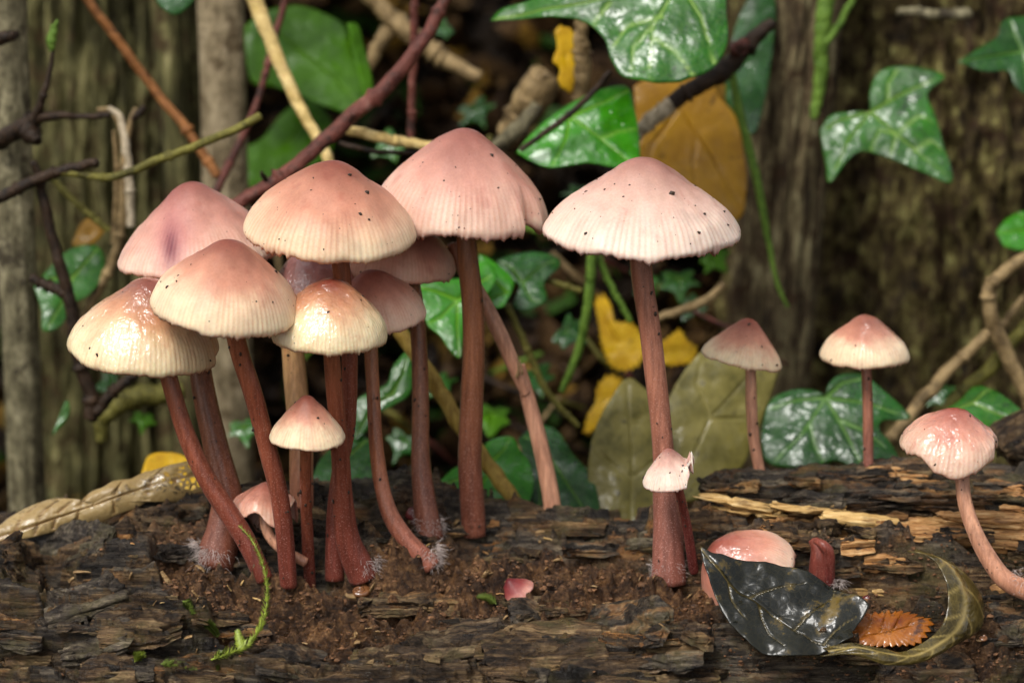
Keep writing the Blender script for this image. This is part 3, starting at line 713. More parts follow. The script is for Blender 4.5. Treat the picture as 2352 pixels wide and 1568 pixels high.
def build_cap(parent, apex, W, Hc, rollt, prof, pal, seed, film=0.0, film_c=None, nstr=90, jag=0.044, wave=0.0, fade=(0.15, 0.75),
              stain=None, nr=56, na=300, lump=0.015, specks=14, tear=None, crease=0.0):
    pr = crom(np.array(PROF[prof], float), nr)
    pr[0] = (0, 0)
    rho = np.linspace(0, 1, nr)
    a = np.linspace(0, 2*np.pi, na, endpoint=False)
    ca, sa = np.cos(a)[None], np.sin(a)[None]
    r = (pr[:, 0:1]*W/2)*np.ones((1, na)); z = -pr[:, 1:2]*Hc*np.ones((1, na))
    rh = rho[:, None]
    g = np.random.default_rng(int(seed*10))
    # uneven outline, pleats over the gills, ragged edge
    low = fbm(ca*1.1+seed, sa*1.1, 0.3*rh+seed, 2)
    r = r*(1+0.045*low*rh)
    z = z-wave*Hc*pn(ca*1.3+seed*2, sa*1.3, 0.0)*rh**2
    lum = lump*W*fbm(ca*rh*2.6+seed, sa*rh*2.6, seed, 3)*sstep(0.02, 0.25, rh)
    z = z+lum
    ph = nstr*a[None]+1.6*pn(ca*6, sa*6, seed+1)
    pleat = sstep(0.42, 0.95, rh)*0.0017*W*np.sin(ph)*(0.5+0.8*np.clip(pn(ca*5, sa*5, seed+6)+0.4, 0, 1))
    r = r+pleat*0.7; z = z+pleat*0.5
    teeth = jag*W*(0.55*np.abs(pn(a*nstr/2/np.pi*0.9, seed, 0.0))+0.6*g.random(na)**3)*(0.6+0.9*np.clip(pn(np.cos(a)*3, np.sin(a)*3, seed), -0.3, 1))
    z = z-sstep(0.955, 1.0, rh)*teeth[None]
    r = r-sstep(0.955, 1.0, rh)*0.012*W
    if tear is not None:
        for (ta, tw, td) in tear:
            dd = np.abs((a-ta+np.pi) % (2*np.pi)-np.pi)
            z = z+sstep(0.45, 1.0, rh)*(td*Hc*np.clip(1-dd/tw, 0, 1)**0.6*(0.75+0.5*pn(a*9, seed, 1.0)))[None]
            r = r*(1-0.18*sstep(0.5, 1, rh)*np.clip(1-dd/tw, 0, 1)[None])
    x, y = r*ca, r*sa
    out = np.stack([x, y, z], -1)
    # pigment
    m, c2, ap = (np.array(c) for c in PAL[pal])
    pat = rh+0.10*fbm(ca*rh*2.4+seed, sa*rh*2.4, seed+2, 3)+0.035*np.sin(ph)*sstep(0.4, 0.6, rh)*pn(ca*7, sa*7, seed+9)
    w1 = sstep(fade[1]+0.20, fade[0]+0.26, pat)[..., None]; w2 = sstep(fade[0]+0.48, -0.02, pat)[..., None]
    pig = m*(1-w1)+c2*w1; pig = pig*(1-w2)+ap*w2
    line = ((0.5-0.5*np.cos(ph))**2*(0.35+0.9*np.clip(pn(ca*9, sa*9, seed+7)+0.35, 0, 1)))[..., None]*sstep(0.5, 0.8, rh)[..., None]
    pig = pig*(1-0.20*line*np.array([0.5, 1.0, 1.2]))
    edge = sstep(0.965, 0.995, rh)[..., None]*np.ones((1, na, 1))
    pig = pig*(1-0.32*edge*np.array([0.4, 1, 1]))
    pig = pig*(1+0.11*fbm(ca*rh*7, sa*rh*7, seed+5, 3)[..., None]+0.12*pn(ca*rh*2.2+3, sa*rh*2.2, seed+11)[..., None]*np.array([0.5, 1.0, 1.0]))
    bl = sstep(0.45, 0.75, fbm(ca*rh*5+9, sa*rh*5, seed+15, 3))[..., None]
    pig = pig*(1-0.16*bl*np.array([0.5, 1.0, 1.0]))
    if stain is not None:
        sx, sy, sr, sc_, st = stain
        dd = ((ca*rh-sx)/sr)**2+((sa*rh-sy)/(sr*2.0))**2
        wide = (0.55*np.exp(-dd/5.0))[..., None]
        pig = pig*(1-wide)+np.array(lin(176,96,104))*wide
        ws = (st*np.exp(-dd)*(0.9+0.15*np.sin(ph)))[..., None]
        ws = np.clip(ws, 0, 1)
        pig = pig*(1-ws)+np.array(sc_)*ws
    # wet film
    fm = film*np.ones_like(rh*ca)
    if film_c is not None:
        fx, fy, fr_ = film_c
        fm = fm*np.exp(-(((ca*rh-fx)/fr_)**2+((sa*rh-fy)/(fr_*1.6))**2))
    fm = np.clip(fm+0.30*film*fbm(ca*rh*4, sa*rh*4, seed+8, 3), 0, 1)
    # inner surface: rim turns under
    th = 0.022*W
    inn = []
    for k, (fr, dz) in enumerate(((1.0, 0.0), (0.985, 0.006), (0.93, -0.035))):
        ring = out[-1].copy()
        ring[:, :2] *= fr-0.012
        ring[:, 2] += 0.004*W+(-dz)*Hc*1.0
        inn.append(ring)
    inn = np.array(inn)
    V = np.vstack([out.reshape(-1, 3), inn.reshape(-1, 3)])
    nt_ = nr+len(inn)
    pg = np.vstack([pig.reshape(-1, 3), np.tile(pig[-1]*0.85, (len(inn), 1))])
    fv = np.concatenate([fm.ravel(), np.zeros(len(inn)*na)])
    Rm = rot_cap(*rollt)
    Vw = V@Rm.T+apex
    q = gridq(nt_, na, True)[:, ::-1]
    mat = M_CAP_WET if film > 0.25 else M_CAP_DRY
    cap = mesh_obj('cap', Vw, q, None, mat, parent, loc=apex, attrs={'film': fv}, cols={'pigment': np.clip(pg, 0, 1)})
    # gills: pleated cone under the cap
    ng = 2*max(24, nstr//2)
    ga = np.linspace(0, 2*np.pi, ng*2, endpoint=False)
    rim_r = np.interp(ga, a, r[-1], period=2*np.pi); rim_z = np.interp(ga, a, z[-1], period=2*np.pi)
    ring = []
    for f in (0.93, 0.7, 0.45, 0.2, 0.06):
        zz = rim_z+(1-f)*Hc*0.62+0.02*Hc+(np.arange(ng*2) % 2)*0.05*W*(0.3+f*0.5)
        zz = np.minimum(zz, np.interp(f*rim_r, r[:, 0], z[:, 0])-0.03*W) if f < 0.9 else zz
        ring.append(np.stack([np.cos(ga)*rim_r*f, np.sin(ga)*rim_r*f, zz], 1))
    gv = np.array(ring).reshape(-1, 3)@Rm.T+apex
    mesh_obj('gills', gv, gridq(5, ng*2, True), None, M_GILL, cap, loc=apex, smooth=False)
    # specks of dirt
    if specks:
        parts = []
        cand = out.reshape(-1, 3)@Rm.T
        toward = ((out.reshape(-1, 3)/np.array([W/2, W/2, Hc]))@Rm.T)
        ids = np.nonzero((cand[:, 1] < 0.15*W) & (np.repeat(rho, na) > 0.12) & (np.repeat(rho, na) < 0.95))[0]
        wgt = np.repeat(rho, na)[ids]; wgt = wgt/wgt.sum()
        for n, i in enumerate(g.choice(ids, specks, p=wgt)):
            s_ = (0.007+0.026*g.random()**4)*(1 if n else 1.4)
            parts.append(blob(cand[i]+apex, (s_*1.2, s_*0.8, s_), n, 0.4))
        v, qq, tt = join(parts)
        o = mesh_obj('dirt_specks', v, qq, tt, M_SPECK, cap, loc=apex)
        o['kind'] = 'stuff'
    return cap, out.reshape(-1, 3)@Rm.T+apex

def tuft(parent, c, rad, down, n, L, seed, dirs=None, mat=None, name='hair_tuft'):
    """white mould hairs fanning from a stem base"""
    g = np.random.default_rng(seed); parts = []
    for i in range(n):
        an = g.uniform(0, 2*np.pi) if dirs is None else g.normal(dirs, 0.75)
        o = np.array([math.cos(an), math.sin(an)*0.8, 0])
        p0 = c+o*rad*g.uniform(0.75, 1.0)+np.array([0, 0, g.uniform(-0.05, 0.28)*down])
        l = L*g.uniform(0.35, 1.1)
        j = g.normal(0, 0.6, 3)
        d0 = o+np.array([0, 0, 0.15])+j*0.7; d1 = o*0.8+np.array([0, 0, -0.95])+j
        pts = np.array([p0, p0+d0*l*0.4, p0+d0*l*0.6+d1*l*0.4])
        c3 = crom(pts, 5)
        v, q, t, _, _ = tube_data(c3, np.linspace(0.0030, 0.0016, 5), 3)
        parts.append((v, q, t))
    v, q, t = join(parts)
    o = mesh_obj(name, v, q, t, mat or M_HAIR, parent, loc=c); o['kind'] = 'stuff'
    return o

STEM_COL = {'red': (lin(153,95,61), lin(129,70,50), lin(111,55,44)),
            'rust': (lin(156,101,59), lin(137,83,55), lin(143,87,70)),
            'brown': (lin(140,91,52), lin(126,79,53), lin(115,68,52)),
            'mauve': (lin(140,89,66), lin(148,97,77), lin(135,85,73)),
            'cream': (lin(214,179,110), lin(198,156,108), lin(169,114,88)),
            'pinky': (lin(191,141,114), lin(186,137,110), lin(179,128,102)),
            'dark': (lin(124,64,52), lin(114,57,49), lin(102,46,44))}
def build_stem(parent, pts, widths, col, seed, powder=0.6, bulb=None, name='stem', seg=28, n=90, oval=0.0):
    """pts: world points from the top to the base, widths in cm at evenly spaced stations"""
    c = crom(pts, n); t = np.linspace(0, 1, n)
    rad = np.interp(t, np.linspace(0, 1, len(widths)), widths)/2
    # round the width steps
    k = np.ones(9)/9; rp = np.pad(rad, 4, mode='edge'); rad = np.convolve(rp, k, 'valid')
    def disp(tt, an): return 0.05*pn(np.cos(an)*1.5+seed, np.sin(an)*1.5, tt*7+seed)+0.018*pn(np.cos(an)*6, np.sin(an)*6, tt*3+seed)
    v, q, tr, tv, av = tube_data(c, rad, seg, disp)
    a, b, d = (np.array(x) for x in STEM_COL[col])
    w = sstep(0.0, 0.5, tv)[:, None]; w2 = sstep(0.5, 0.95, tv)[:, None]
    pg = (a*(1-w)+b*w)*(1-w2)+d*w2
    pg = pg*(1+0.26*fbm(np.cos(av)*2+seed, np.sin(av)*2, tv*6+seed, 3)[:, None]+0.22*pn(tv*5+seed, seed, np.cos(av)*0.6)[:, None]*np.array([0.8, 1.0, 1.1]))
    return mesh_obj(name, v, q, tr, M_STEM, parent, loc=c[-1], attrs={'powder': powder*(0.4+0.6*sstep(0.2, 0.9, tv))}, cols={'pigment': np.clip(pg, 0, 1)})

def mushroom(label, apex, W, bot, Y, roll, tilt, prof, pal, stem, base, widths, scol, seed, baseY=None, sink=0.1, H=None, group=None, hair=None, powder=0.6, off=0.0, **kw):
    """apex, W, bot and stem are read off the photo; Y is the cap's own distance"""
    ap = P(apex[0], apex[1], Y); s = cmpx(ap)
    e = PITCH+R_(tilt)
    Wc = W*s
    Hc = H*s if H else ((bot-apex[1])*s-Wc/2*math.sin(e))/math.cos(e)
    bp = on_log(*base) if baseY is None else P(base[0], base[1], baseY)
    root = empty('mushroom', bp)
    tag(root, label, 'mushroom', group)
    cap, cv = build_cap(root, ap, Wc, Hc, (roll, tilt), prof, pal, seed, **kw)
    Rm = rot_cap(roll, tilt)
    top = ap+Rm@np.array([0, 0, -0.30*Hc])
    mid = ap+Rm@np.array([0, 0, -0.95*Hc])
    pts = [top]
    ys = np.linspace(0, 1, len(stem)+2)[1:-1]
    rows = np.array([p[1] for p in stem], float)
    for (sx, sy) in stem:
        u = (sy-apex[1])/(base[1]-apex[1])
        pts.append(P(sx, sy, mid[1]*(1-u)+bp[1]*u+off*math.sin(u*math.pi)))
    dirn = bp-pts[-1]; dirn /= np.linalg.norm(dirn)
    pts += [bp, bp+dirn*sink]
    s0 = cmpx(bp)
    st = build_stem(root, np.array(pts), [w*s0*0.92 for w in widths], scol, seed, powder)
    gg = np.random.default_rng(int(seed*17)); cc = crom(np.array(pts), 60); pr_ = []
    for n_ in range(12):
        k_ = int(gg.integers(14, 58)); an_ = gg.uniform(-2.6, -0.5); rr_ = np.interp(k_/59, np.linspace(0, 1, len(widths)), widths)*s0/2
        sz = 0.008+0.018*gg.random()**3
        pr_.append(blob(cc[k_]+np.array([math.cos(an_), math.sin(an_), 0])*rr_, (sz, sz, sz*1.3), n_, 0.4))
    v_, q_, t_ = join(pr_)
    ds = mesh_obj('dirt_specks', v_, q_, t_, M_SPECK, st, loc=bp); ds['kind'] = 'stuff'
    if hair:
        n, L, dirs = hair
        tuft(st, bp, widths[-1]*s0/2, 1.0, int(n*2.2), L*0.34, int(seed*7), dirs)
    return root, cap, cv

G1 = 'mushrooms clustered on the log'
mushroom('pink capped mushroom with a dark purple stain on its brow', (437,418), 378, 642, 1.8, -5, 4, 'cone', 'pink', [(446,660),(462,860),(492,1010),(520,1130),(516,1210)], (495,1285), [44,50,52,54,60,66,84,104], 'brown', 1.1, hair=(230, 0.5, 3.5), stain=(-0.21,-0.66,0.10,lin(96,32,50),0.9), group=G1, film=0.2, specks=10, fade=(0.2,0.95))
mushroom('wet glistening cap, tucked below the purple stained one', (342,640), 347, 866, 0.1, 6, 6, 'bell', 'amber', [(388,868),(425,990),(470,1090),(520,1170),(562,1235)], (602,1318), [40,42,44,46,50,50,46], 'red', 2.2, group=G1, film=1.0, film_c=(-0.25,-0.35,1.0), fade=(0.12,0.72), jag=0.03, specks=10, lump=0.02, tear=[(0.05, 0.25, -0.12)])
mushroom('smooth cream cap with peach brow, overlapping the wet one', (530,552), 346, 772, -0.95, 7, 6, 'bell', 'cream', [(542,775),(580,900),(612,1020),(640,1130),(654,1230)], (662,1332), [42,46,46,46,46,44], 'red', 3.3, group=G1, fade=(0.2,0.72), specks=18)
mushroom('broad domed cap, cream below and brick pink above, touching the tallest', (768,370), 400, 606, 0.35, 4, 7, 'bell3', 'cream', [(783,610),(794,720),(803,830),(799,980),(778,1090),(768,1200)], (768,1316), [46,46,42,38,36,40,50], 'red', 4.4, group=G1, fade=(0.2,0.85), specks=30)
mushroom('tallest mushroom with broad pink cap and long thick brown stem', (1070,294), 412, 554, 1.9, 4, 2, 'bell3', 'pink', [(1072,560),(1084,680),(1088,800),(1083,930),(1079,1050),(1084,1140)], (1089,1216), [44,48,54,54,58,60,62], 'brown', 5.5, group=G1, fade=(0.25,0.95), specks=44, tear=[(-0.55, 0.2, 0.10)])
mushroom('wide pale pink cap on a lone slanting stem with swollen hairy foot', (1478,362), 464, 602, 0.55, 1, 4, 'wide', 'pale', [(1472,602),(1492,750),(1510,900),(1524,1040),(1528,1140),(1534,1220)], (1535,1325), [50,56,54,54,52,54,72,90], 'mauve', 6.6, fade=(0.15,0.9), hair=(160, 0.16, None), specks=44, powder=0.9)
mushroom('rosy cap peeping out behind the domed and tallest ones', (918,498), 268, 654, 2.3, 3, 0, 'dome', 'rose', [(948,655),(960,760),(966,900),(966,1050),(974,1140)], (986,1224), [34,38,40,42,44,54,72], 'brown', 7.7, group=G1, hair=(190, 0.2, None), fade=(0.3,1.0), specks=6)
mushroom('red brown cap leaning behind the small glazed one', (846,620), 232, 776, 1.1, -9, 4, 'bell2', 'rose', [(852,790),(857,900),(866,1040),(888,1160),(930,1235)], (984,1290), [30,34,34,34,36,40,46,54], 'rust', 8.8, group=G1, hair=(150, 0.34, -0.3), fade=(0.22,0.8), specks=10)
mushroom('small glazed cap with amber top and thick wet shine', (758,640), 272, 816, -0.6, 2, 4, 'bell2', 'amber', [(762,820),(772,940),(783,1060),(788,1160),(800,1240)], (832,1312), [36,40,42,44,48,60,84], 'red', 9.9, group=G1, film=1.0, film_c=(0.15,-0.4,1.0), fade=(0.12,0.6), hair=(130, 0.3, -0.2), specks=8, lump=0.022)
mushroom('mauve shiny cap squeezed behind the cream and domed ones', (715,560), 222, 706, 2.0, -8, 0, 'dome', 'mauve', [(664,720),(672,800),(682,910),(692,1030)], (693,1150), [50,54,58,60,60], 'cream', 10.1, group=G1, film=0.9, specks=5, fade=(0.3,1.1))
mushroom('smallest upright cap of the cluster, neat cream bell', (705,908), 178, 1034, -1.0, 1, 4, 'cone', 'cream', [(702,1034),(702,1130),(706,1230)], (712,1338), [24,28,29,30,30], 'red', 11.2, group=G1, fade=(0.18,0.7), nstr=64, specks=8, na=220)
mushroom('collapsed pinkish cap with drooping rim, low among the stems', (612,1105), 158, 1186, 0.25, 3, -14, 'flat', 'rose', [(606,1165),(612,1215),(640,1255)], (690,1284), [28,28,27,26,26], 'pinky', 12.3, group=G1, film=0.6, wave=0.9, nstr=50, specks=4, na=200, baseY=-0.25, fade=(0.3,1.1))
mushroom('tiny pale torn cap in front of the lone slanting stem', (1534,1030), 134, 1128, -1.0, -7, 6, 'cone', 'pale', [(1562,1135),(1578,1210)], (1592,1300), [20,22,24,26], 'dark', 13.4, nstr=56, tear=[(-0.15, 0.9, 0.85), (-0.7, 0.12, 0.25)], specks=16, na=220, jag=0.05, fade=(0.1,0.65))
mushroom('small bell cap tilted on the raised bark, its rim sloping', (1722,731), 194, 846, 2.7, 11, -3, 'cone', 'cream', [(1724,848),(1726,930),(1732,1010)], (1748,1098), [24,27,29,29,28], 'pinky', 14.5, baseY=2.3, nstr=70, specks=9, fade=(0.25,0.72))
mushroom('small upright bell cap with a wet streak, before the trunk', (1988,722), 206, 846, 2.7, 0, 0, 'bell', 'cream', [(1990,850),(1993,930),(1994,1010)], (1995,1092), [24,26,26,26,26], 'mauve', 15.6, baseY=2.3, nstr=70, specks=8, fade=(0.2,0.62), film=0.9, film_c=(0.25,-0.4,0.45))
mushroom('wet wrinkled cap with wavy rim on a curving stem', (2197,937), 226, 1078, -0.7, 6, 4, 'bell2', 'rose', [(2208,1080),(2218,1160),(2248,1240),(2290,1310),(2320,1338)], (2352,1352), [32,34,36,38,42,48,54], 'pinky', 16.7, baseY=-1.5, film=0.95, wave=0.5, nstr=60, lump=0.02, specks=10, fade=(0.2,0.85), hair=(130, 0.2, None), tear=[(-0.25, 0.35, 0.25)])

# a cap lying on its side behind the black leaf
ap = P(1640, 1250, -0.7); s = cmpx(ap)
root = empty('mushroom', P(1720, 1330, -0.7)); tag(root, 'toppled cap half hidden behind the black wet leaf', 'mushroom')
build_cap(root, ap, 240*s, 150*s, (-44, 12), 'dome', 'rose', 17.8, film=0.7, film_c=(0, -0.3, 0.8), fade=(0.25, 0.8), specks=14)
build_stem(root, np.array([P(1712, 1330, -0.4), P(1740, 1370, -0.3), P(1790, 1400, -0.1)]), [30*s, 30*s], 'pinky', 3.0)
# a tiny cap in the crumbs
ap = on_log(1168, 1362)+np.array([-0.02, -0.12, 0.27]); s = cmpx(ap)
root = empty('mushroom', on_log(1185, 1375)); tag(root, 'tiny wine red cap pushing sideways out of the crumbs', 'mushroom')
build_cap(root, ap, 88*s, 46*s, (-34, 8), 'cone', 'wine', 18.9, na=140, nr=30, nstr=44, specks=3, fade=(0.25, 0.9))
build_stem(root, np.array([ap+[0.08, 0.02, -0.12], ap+[0.16, 0.05, -0.3]]), [0.10, 0.10], 'dark', 3.4, n=12, seg=14)
# a pin-head mushroom by the curled leaf and one in the hollow behind
for (px, py, yy, r, lab, s2) in ((1993,1380,-0.35,0.095,'glossy maroon button no bigger than a pinhead beside the black leaf',19.5),
                                 (953,1180,1.35,0.13,'dull plum button tucked at the foot of a hairy stem',20.4)):
    c = P(px, py, yy)
    root = empty('mushroom_button', c-np.array([0, 0, 0.2])); tag(root, lab, 'mushroom')
    build_cap(root, c+np.array([0, 0, r]), r*2.1, r*1.5, (10, 15), 'dome', 'wine', s2, na=90, nr=24, nstr=30, specks=0, film=0.8, fade=(0.9, 1.4))
    build_stem(root, np.array([c+[0, 0, 0.02], c+[-0.03, 0.02, -0.35]]), [r*1.2, r*1.1], 'dark', s2, n=12, seg=14)

# broken bare stem: snapped in two, the halves still joined at the kink
root = empty('broken_stem', P(1278, 1200, 2.1)); tag(root, 'bare pink stem snapped halfway up, its cap hidden or gone', 'mushroom stem')
s = cmpx(P(1278, 1200, 2.1))
build_stem(root, np.array([P(1275, 1215, 2.1), P(1262, 1120, 2.2), P(1238, 1010, 2.3), P(1210, 905, 2.4), P(1193, 838, 2.4)]), [42*s, 40*s, 38*s, 36*s, 26*s], 'pinky', 21.3, name='lower_piece')
build_stem(root, np.array([P(1208, 905, 2.34), P(1180, 840, 2.36), P(1150, 770, 2.4), P(1108, 690, 2.5), P(1060, 610, 2.6), P(1040, 560, 2.7)]), [24*s, 34*s, 36*s, 34*s, 28*s], 'pinky', 22.3, name='upper_piece')
for (a0, a1, w) in (((1192,862),(1188,812),3), ((1186,868),(1196,832),4), ((1200,860),(1194,822),3)):
    c3 = np.linspace(P(*a0, 2.2), P(*a1, 2.22), 6)
    v, q, t, tv, av = tube_data(c3, np.linspace(w*s, 0.3*s, 6), 6)
    mesh_obj('torn_fibre', v, q, t, M_CHIP, root, loc=c3[0])
# stump of a stem behind the black leaf
root = empty('broken_stem', P(1888, 1340, -0.3)); tag(root, 'short plum stem stump with a folded torn top beside the black leaf', 'mushroom stem')
s = cmpx(P(1888, 1300, -0.3))
build_stem(root, np.array([P(1868, 1238, -0.3), P(1880, 1265, -0.35), P(1882, 1310, -0.35), P(1884, 1370, -0.3)]), [22*s, 44*s, 52*s, 54*s], 'dark', 23.1, name='stump', n=40)
build_stem(root, np.array([P(1872, 1240, -0.38), P(1892, 1252, -0.5), P(1905, 1275, -0.5), P(1905, 1340, -0.42)]), [14*s, 26*s, 24*s, 26*s], 'dark', 24.1, name='torn_flap', n=40)
tuft(root, P(1924, 1345, -0.5), 0.05, 0.4, 60, 0.16, 44)

# ================================================================== LEAVES
def dist_seg(p, a, b):
    ab = b-a; t = np.clip(((p-a)@ab)/(ab@ab+1e-9), 0, 1)
    return np.linalg.norm(p-(a+t[:, None]*ab), axis=1), t
def px_leaf(name, label, outline, J, Y, normal, veins, mat, seed, cat='leaf', bend=0.0, bend_axis=(1, 0), bulge=0.03, cup=0.0, nring=26, nout=150, vw=4.0, petiole=None, pet_mat=None,
            thick=0.018, sharp=True, group=None, serr=0.0, wr=0.05, parent=None):
    """leaf blade: outline and veins traced on its own plane through J at distance Y, then bent out of that plane"""
    o = np.array(outline, float)
    oc = np.vstack([o, o[:1]])
    if sharp:
        seg = np.linalg.norm(np.diff(oc, axis=0), axis=1); L = np.concatenate([[0], np.cumsum(seg)])
        s_ = np.linspace(0, L[-1], nout, endpoint=False)
        a_ = np.stack([np.interp(s_, L, oc[:, k]) for k in (0, 1)], 1)
        sm = crom(oc, nout+1)[:-1]
        ol = 0.35*a_+0.65*sm if len(a_) == len(sm) else sm
        ol = sm
    else:
        ol = crom(oc, nout+1)[:-1]
    J = np.array(J, float)
    g = np.random.default_rng(int(seed*13))
    k = np.arange(nout)
    ol = ol+ (ol-J)*(0.012*pn(k/5.0, seed, 0.0))[:, None]
    if serr: ol = ol+(ol-J)*(serr*((k % 5)/4.0-0.5))[:, None]
    rho = np.linspace(0, 1, nring)**0.9
    pxs = J[None, None]+(ol[None]-J)*rho[:, None, None]
    flat = pxs.reshape(-1, 2)
    p0 = P(J[0], J[1], Y); nrm = np.array(normal, float); nrm /= np.linalg.norm(nrm)
    r = FWD[None]+((flat[:, 0:1]-1176)*KPX)*RIGHT-((flat[:, 1:2]-784)*KPX)*UPV
    t = ((p0-CAM)@nrm)/(r@nrm)
    w = CAM+r*t[:, None]
    sc_ = cmpx(p0)
    vein = np.zeros(len(flat))
    for vl in veins:
        vp = np.array(vl, float)
        n_ = len(vp)-1
        for i in range(n_):
            d, tt = dist_seg(flat, vp[i], vp[i+1])
            wd = vw*(1-0.6*(i+tt)/n_)
            vein = np.maximum(vein, np.exp(-(d/wd)**2))
    rel = (flat-J)*sc_
    ba = np.array(bend_axis, float); ba /= np.linalg.norm(ba)
    q = rel@ba
    h = -bend*q*q
    rr_ = np.linalg.norm(rel, axis=1)
    h = h+cup*rr_*rr_
    h = h+bulge*(1-vein)*np.repeat(np.sin(np.pi*np.clip(rho, 0, 1))**0.7, nout)+wr*fbm(rel[:, 0]*1.4+seed, rel[:, 1]*1.4, seed, 3)*np.minimum(1, rr_*1.5)
    h = h-0.02*vein
    w = w+nrm*(h*(1 if nrm[1] < 0 else -1))[:, None]
    root = parent
    bl_loc = p0
    if root is None:
        root = empty(name, p0); tag(root, label, cat, group)
    ob = mesh_obj('blade', w, gridq(nring, nout, True), None, mat, root, loc=p0, attrs={'vein': vein, 'lace': sstep(0.2, 0.9, rel[:, 0]/(np.abs(rel[:, 0]).max()+1e-6))})
    so = ob.modifiers.new('thickness', 'SOLIDIFY'); so.thickness = thick; so.offset = 0
    if petiole:
        c = crom(np.array([P(*q_) for q_ in petiole]), 24)
        v, qq, tt, tv, av = tube_data(c, np.linspace(0.045, 0.06, 24), 8)
        mesh_obj('petiole', v, qq, tt, pet_mat or M_GSTEM, root, loc=c[0])
    return root

UPF = (0.0, -0.70, 0.70)
px_leaf('ivy_leaf', 'large wet ivy leaf hanging above the two tallest mushrooms', [(1120,18),(1200,22),(1290,30),(1350,50),(1388,90),(1405,140),(1430,175),(1480,188),(1530,190),(1590,178),(1640,150),(1662,120),(1672,80),(1668,0),(1680,-110),(1560,-190),(1430,-150),(1330,-60),(1230,-25),(1150,-8)],
        (1560,-40), 6.5, (-0.10,-0.80,0.60), [[(1560,-40),(1500,60),(1490,185)],[(1560,-40),(1350,0),(1125,16)],[(1560,-40),(1610,40),(1640,140)],[(1520,40),(1440,60),(1400,120)],[(1500,90),(1550,120),(1590,170)],[(1500,60),(1455,110),(1450,170)],[(1400,5),(1370,40),(1360,60)]], M_IVY, 1.0, 'ivy leaf', bend=0.05, bend_axis=(1,0.3), vw=5)
px_leaf('ivy_leaf', 'bright green ivy leaf beside the white tipped dark branch', [(1185,345),(1225,300),(1300,245),(1380,205),(1440,196),(1455,240),(1466,300),(1465,380),(1420,383),(1350,376),(1270,385),(1225,372)],
        (1310,268), 7.2, (-0.1,-0.75,0.62), [[(1310,268),(1380,320),(1462,378)],[(1310,268),(1380,240),(1445,205)],[(1310,268),(1250,310),(1190,345)],[(1310,268),(1300,320),(1270,380)],[(1380,320),(1420,300),(1460,290)]], M_IVY_BRIGHT, 2.0, 'ivy leaf', bend=0.06, vw=4)
px_leaf('ivy_leaf', 'three pointed ivy leaf with pale veins against the dark trunk', [(1882,298),(1905,268),(1935,258),(1998,256),(1998,215),(2015,170),(2060,152),(2120,156),(2170,172),(2140,200),(2130,220),(2148,262),(2165,320),(2188,412),(2120,392),(2060,370),(2010,352),(1975,350),(1945,370),(1905,418),(1895,370)],
        (2000,258), 9.3, (-0.12,-0.81,0.57), [[(2000,258),(2060,310),(2180,408)],[(2000,258),(2070,215),(2165,174)],[(2000,258),(1930,275),(1888,300)],[(2000,258),(1950,320),(1908,412)],[(2060,310),(2050,340),(2045,360)],[(2060,310),(2110,265),(2140,275)],[(2100,345),(2140,320),(2160,335)],[(2040,235),(2040,190),(2060,160)],[(2060,310),(2020,300),(2000,345)]], M_IVY, 3.0, 'ivy leaf', bend=0.05, vw=3.6)
px_leaf('ivy_leaf', 'dark ivy leaf growing high on the trunk, one long lobe', [(2200,143),(2250,110),(2290,85),(2300,55),(2330,40),(2400,50),(2460,120),(2420,220),(2360,218),(2330,195),(2315,165),(2260,165)],
        (2350,120), 9.6, (0.1,-0.8,0.6), [[(2350,120),(2280,130),(2204,143)],[(2350,120),(2355,170),(2362,214)],[(2350,120),(2330,80),(2320,48)]], M_IVY_DARK, 4.0, 'ivy leaf', vw=3.6)
px_leaf('ivy_leaf', 'small bright ivy leaf low down against the trunk bark', [(2288,535),(2310,505),(2352,485),(2420,490),(2440,560),(2370,575),(2310,568)], (2400,520), 9.6, (0,-0.8,0.6), [[(2400,520),(2340,530),(2292,538)],[(2400,520),(2350,500),(2340,490)]], M_IVY_BRIGHT, 5.0, 'ivy leaf', vw=3)
px_leaf('ivy_leaf', 'broad dark ivy leaf behind the small upright bell cap', [(1748,1000),(1755,950),(1775,912),(1830,892),(1880,898),(1896,912),(1905,880),(1940,858),(1990,862),(2025,890),(2080,935),(2090,955),(2030,962),(2020,985),(2045,1010),(2068,1062),(2050,1086),(1980,1084),(1930,1060),(1900,1062),(1850,1075),(1790,1070),(1755,1050)],
        (1896,914), 5.6, (-0.10,-0.76,0.66), [[(1896,914),(1940,990),(1985,1080)],[(1896,914),(1840,1000),(1770,1068)],[(1896,914),(1830,918),(1760,940)],[(1896,914),(1990,925),(2085,950)],[(1896,914),(1935,880),(1990,866)],[(1925,965),(1980,985),(2030,1020)],[(1860,975),(1870,1020),(1890,1060)]], M_IVY_DARK, 6.0, 'ivy leaf', bend=0.05, vw=4.5)
px_leaf('ivy_leaf', 'green ivy leaf between the trunk foot and the wet wrinkled cap', [(2098,965),(2160,945),(2205,920),(2240,888),(2290,900),(2352,945),(2400,985),(2300,1000),(2220,985),(2150,975)], (2235,925), 5.2, (0,-0.6,0.8), [[(2235,925),(2170,950),(2105,965)],[(2235,925),(2290,950),(2380,985)],[(2235,925),(2262,900),(2275,896)]], M_IVY, 7.0, 'ivy leaf', vw=3.4)
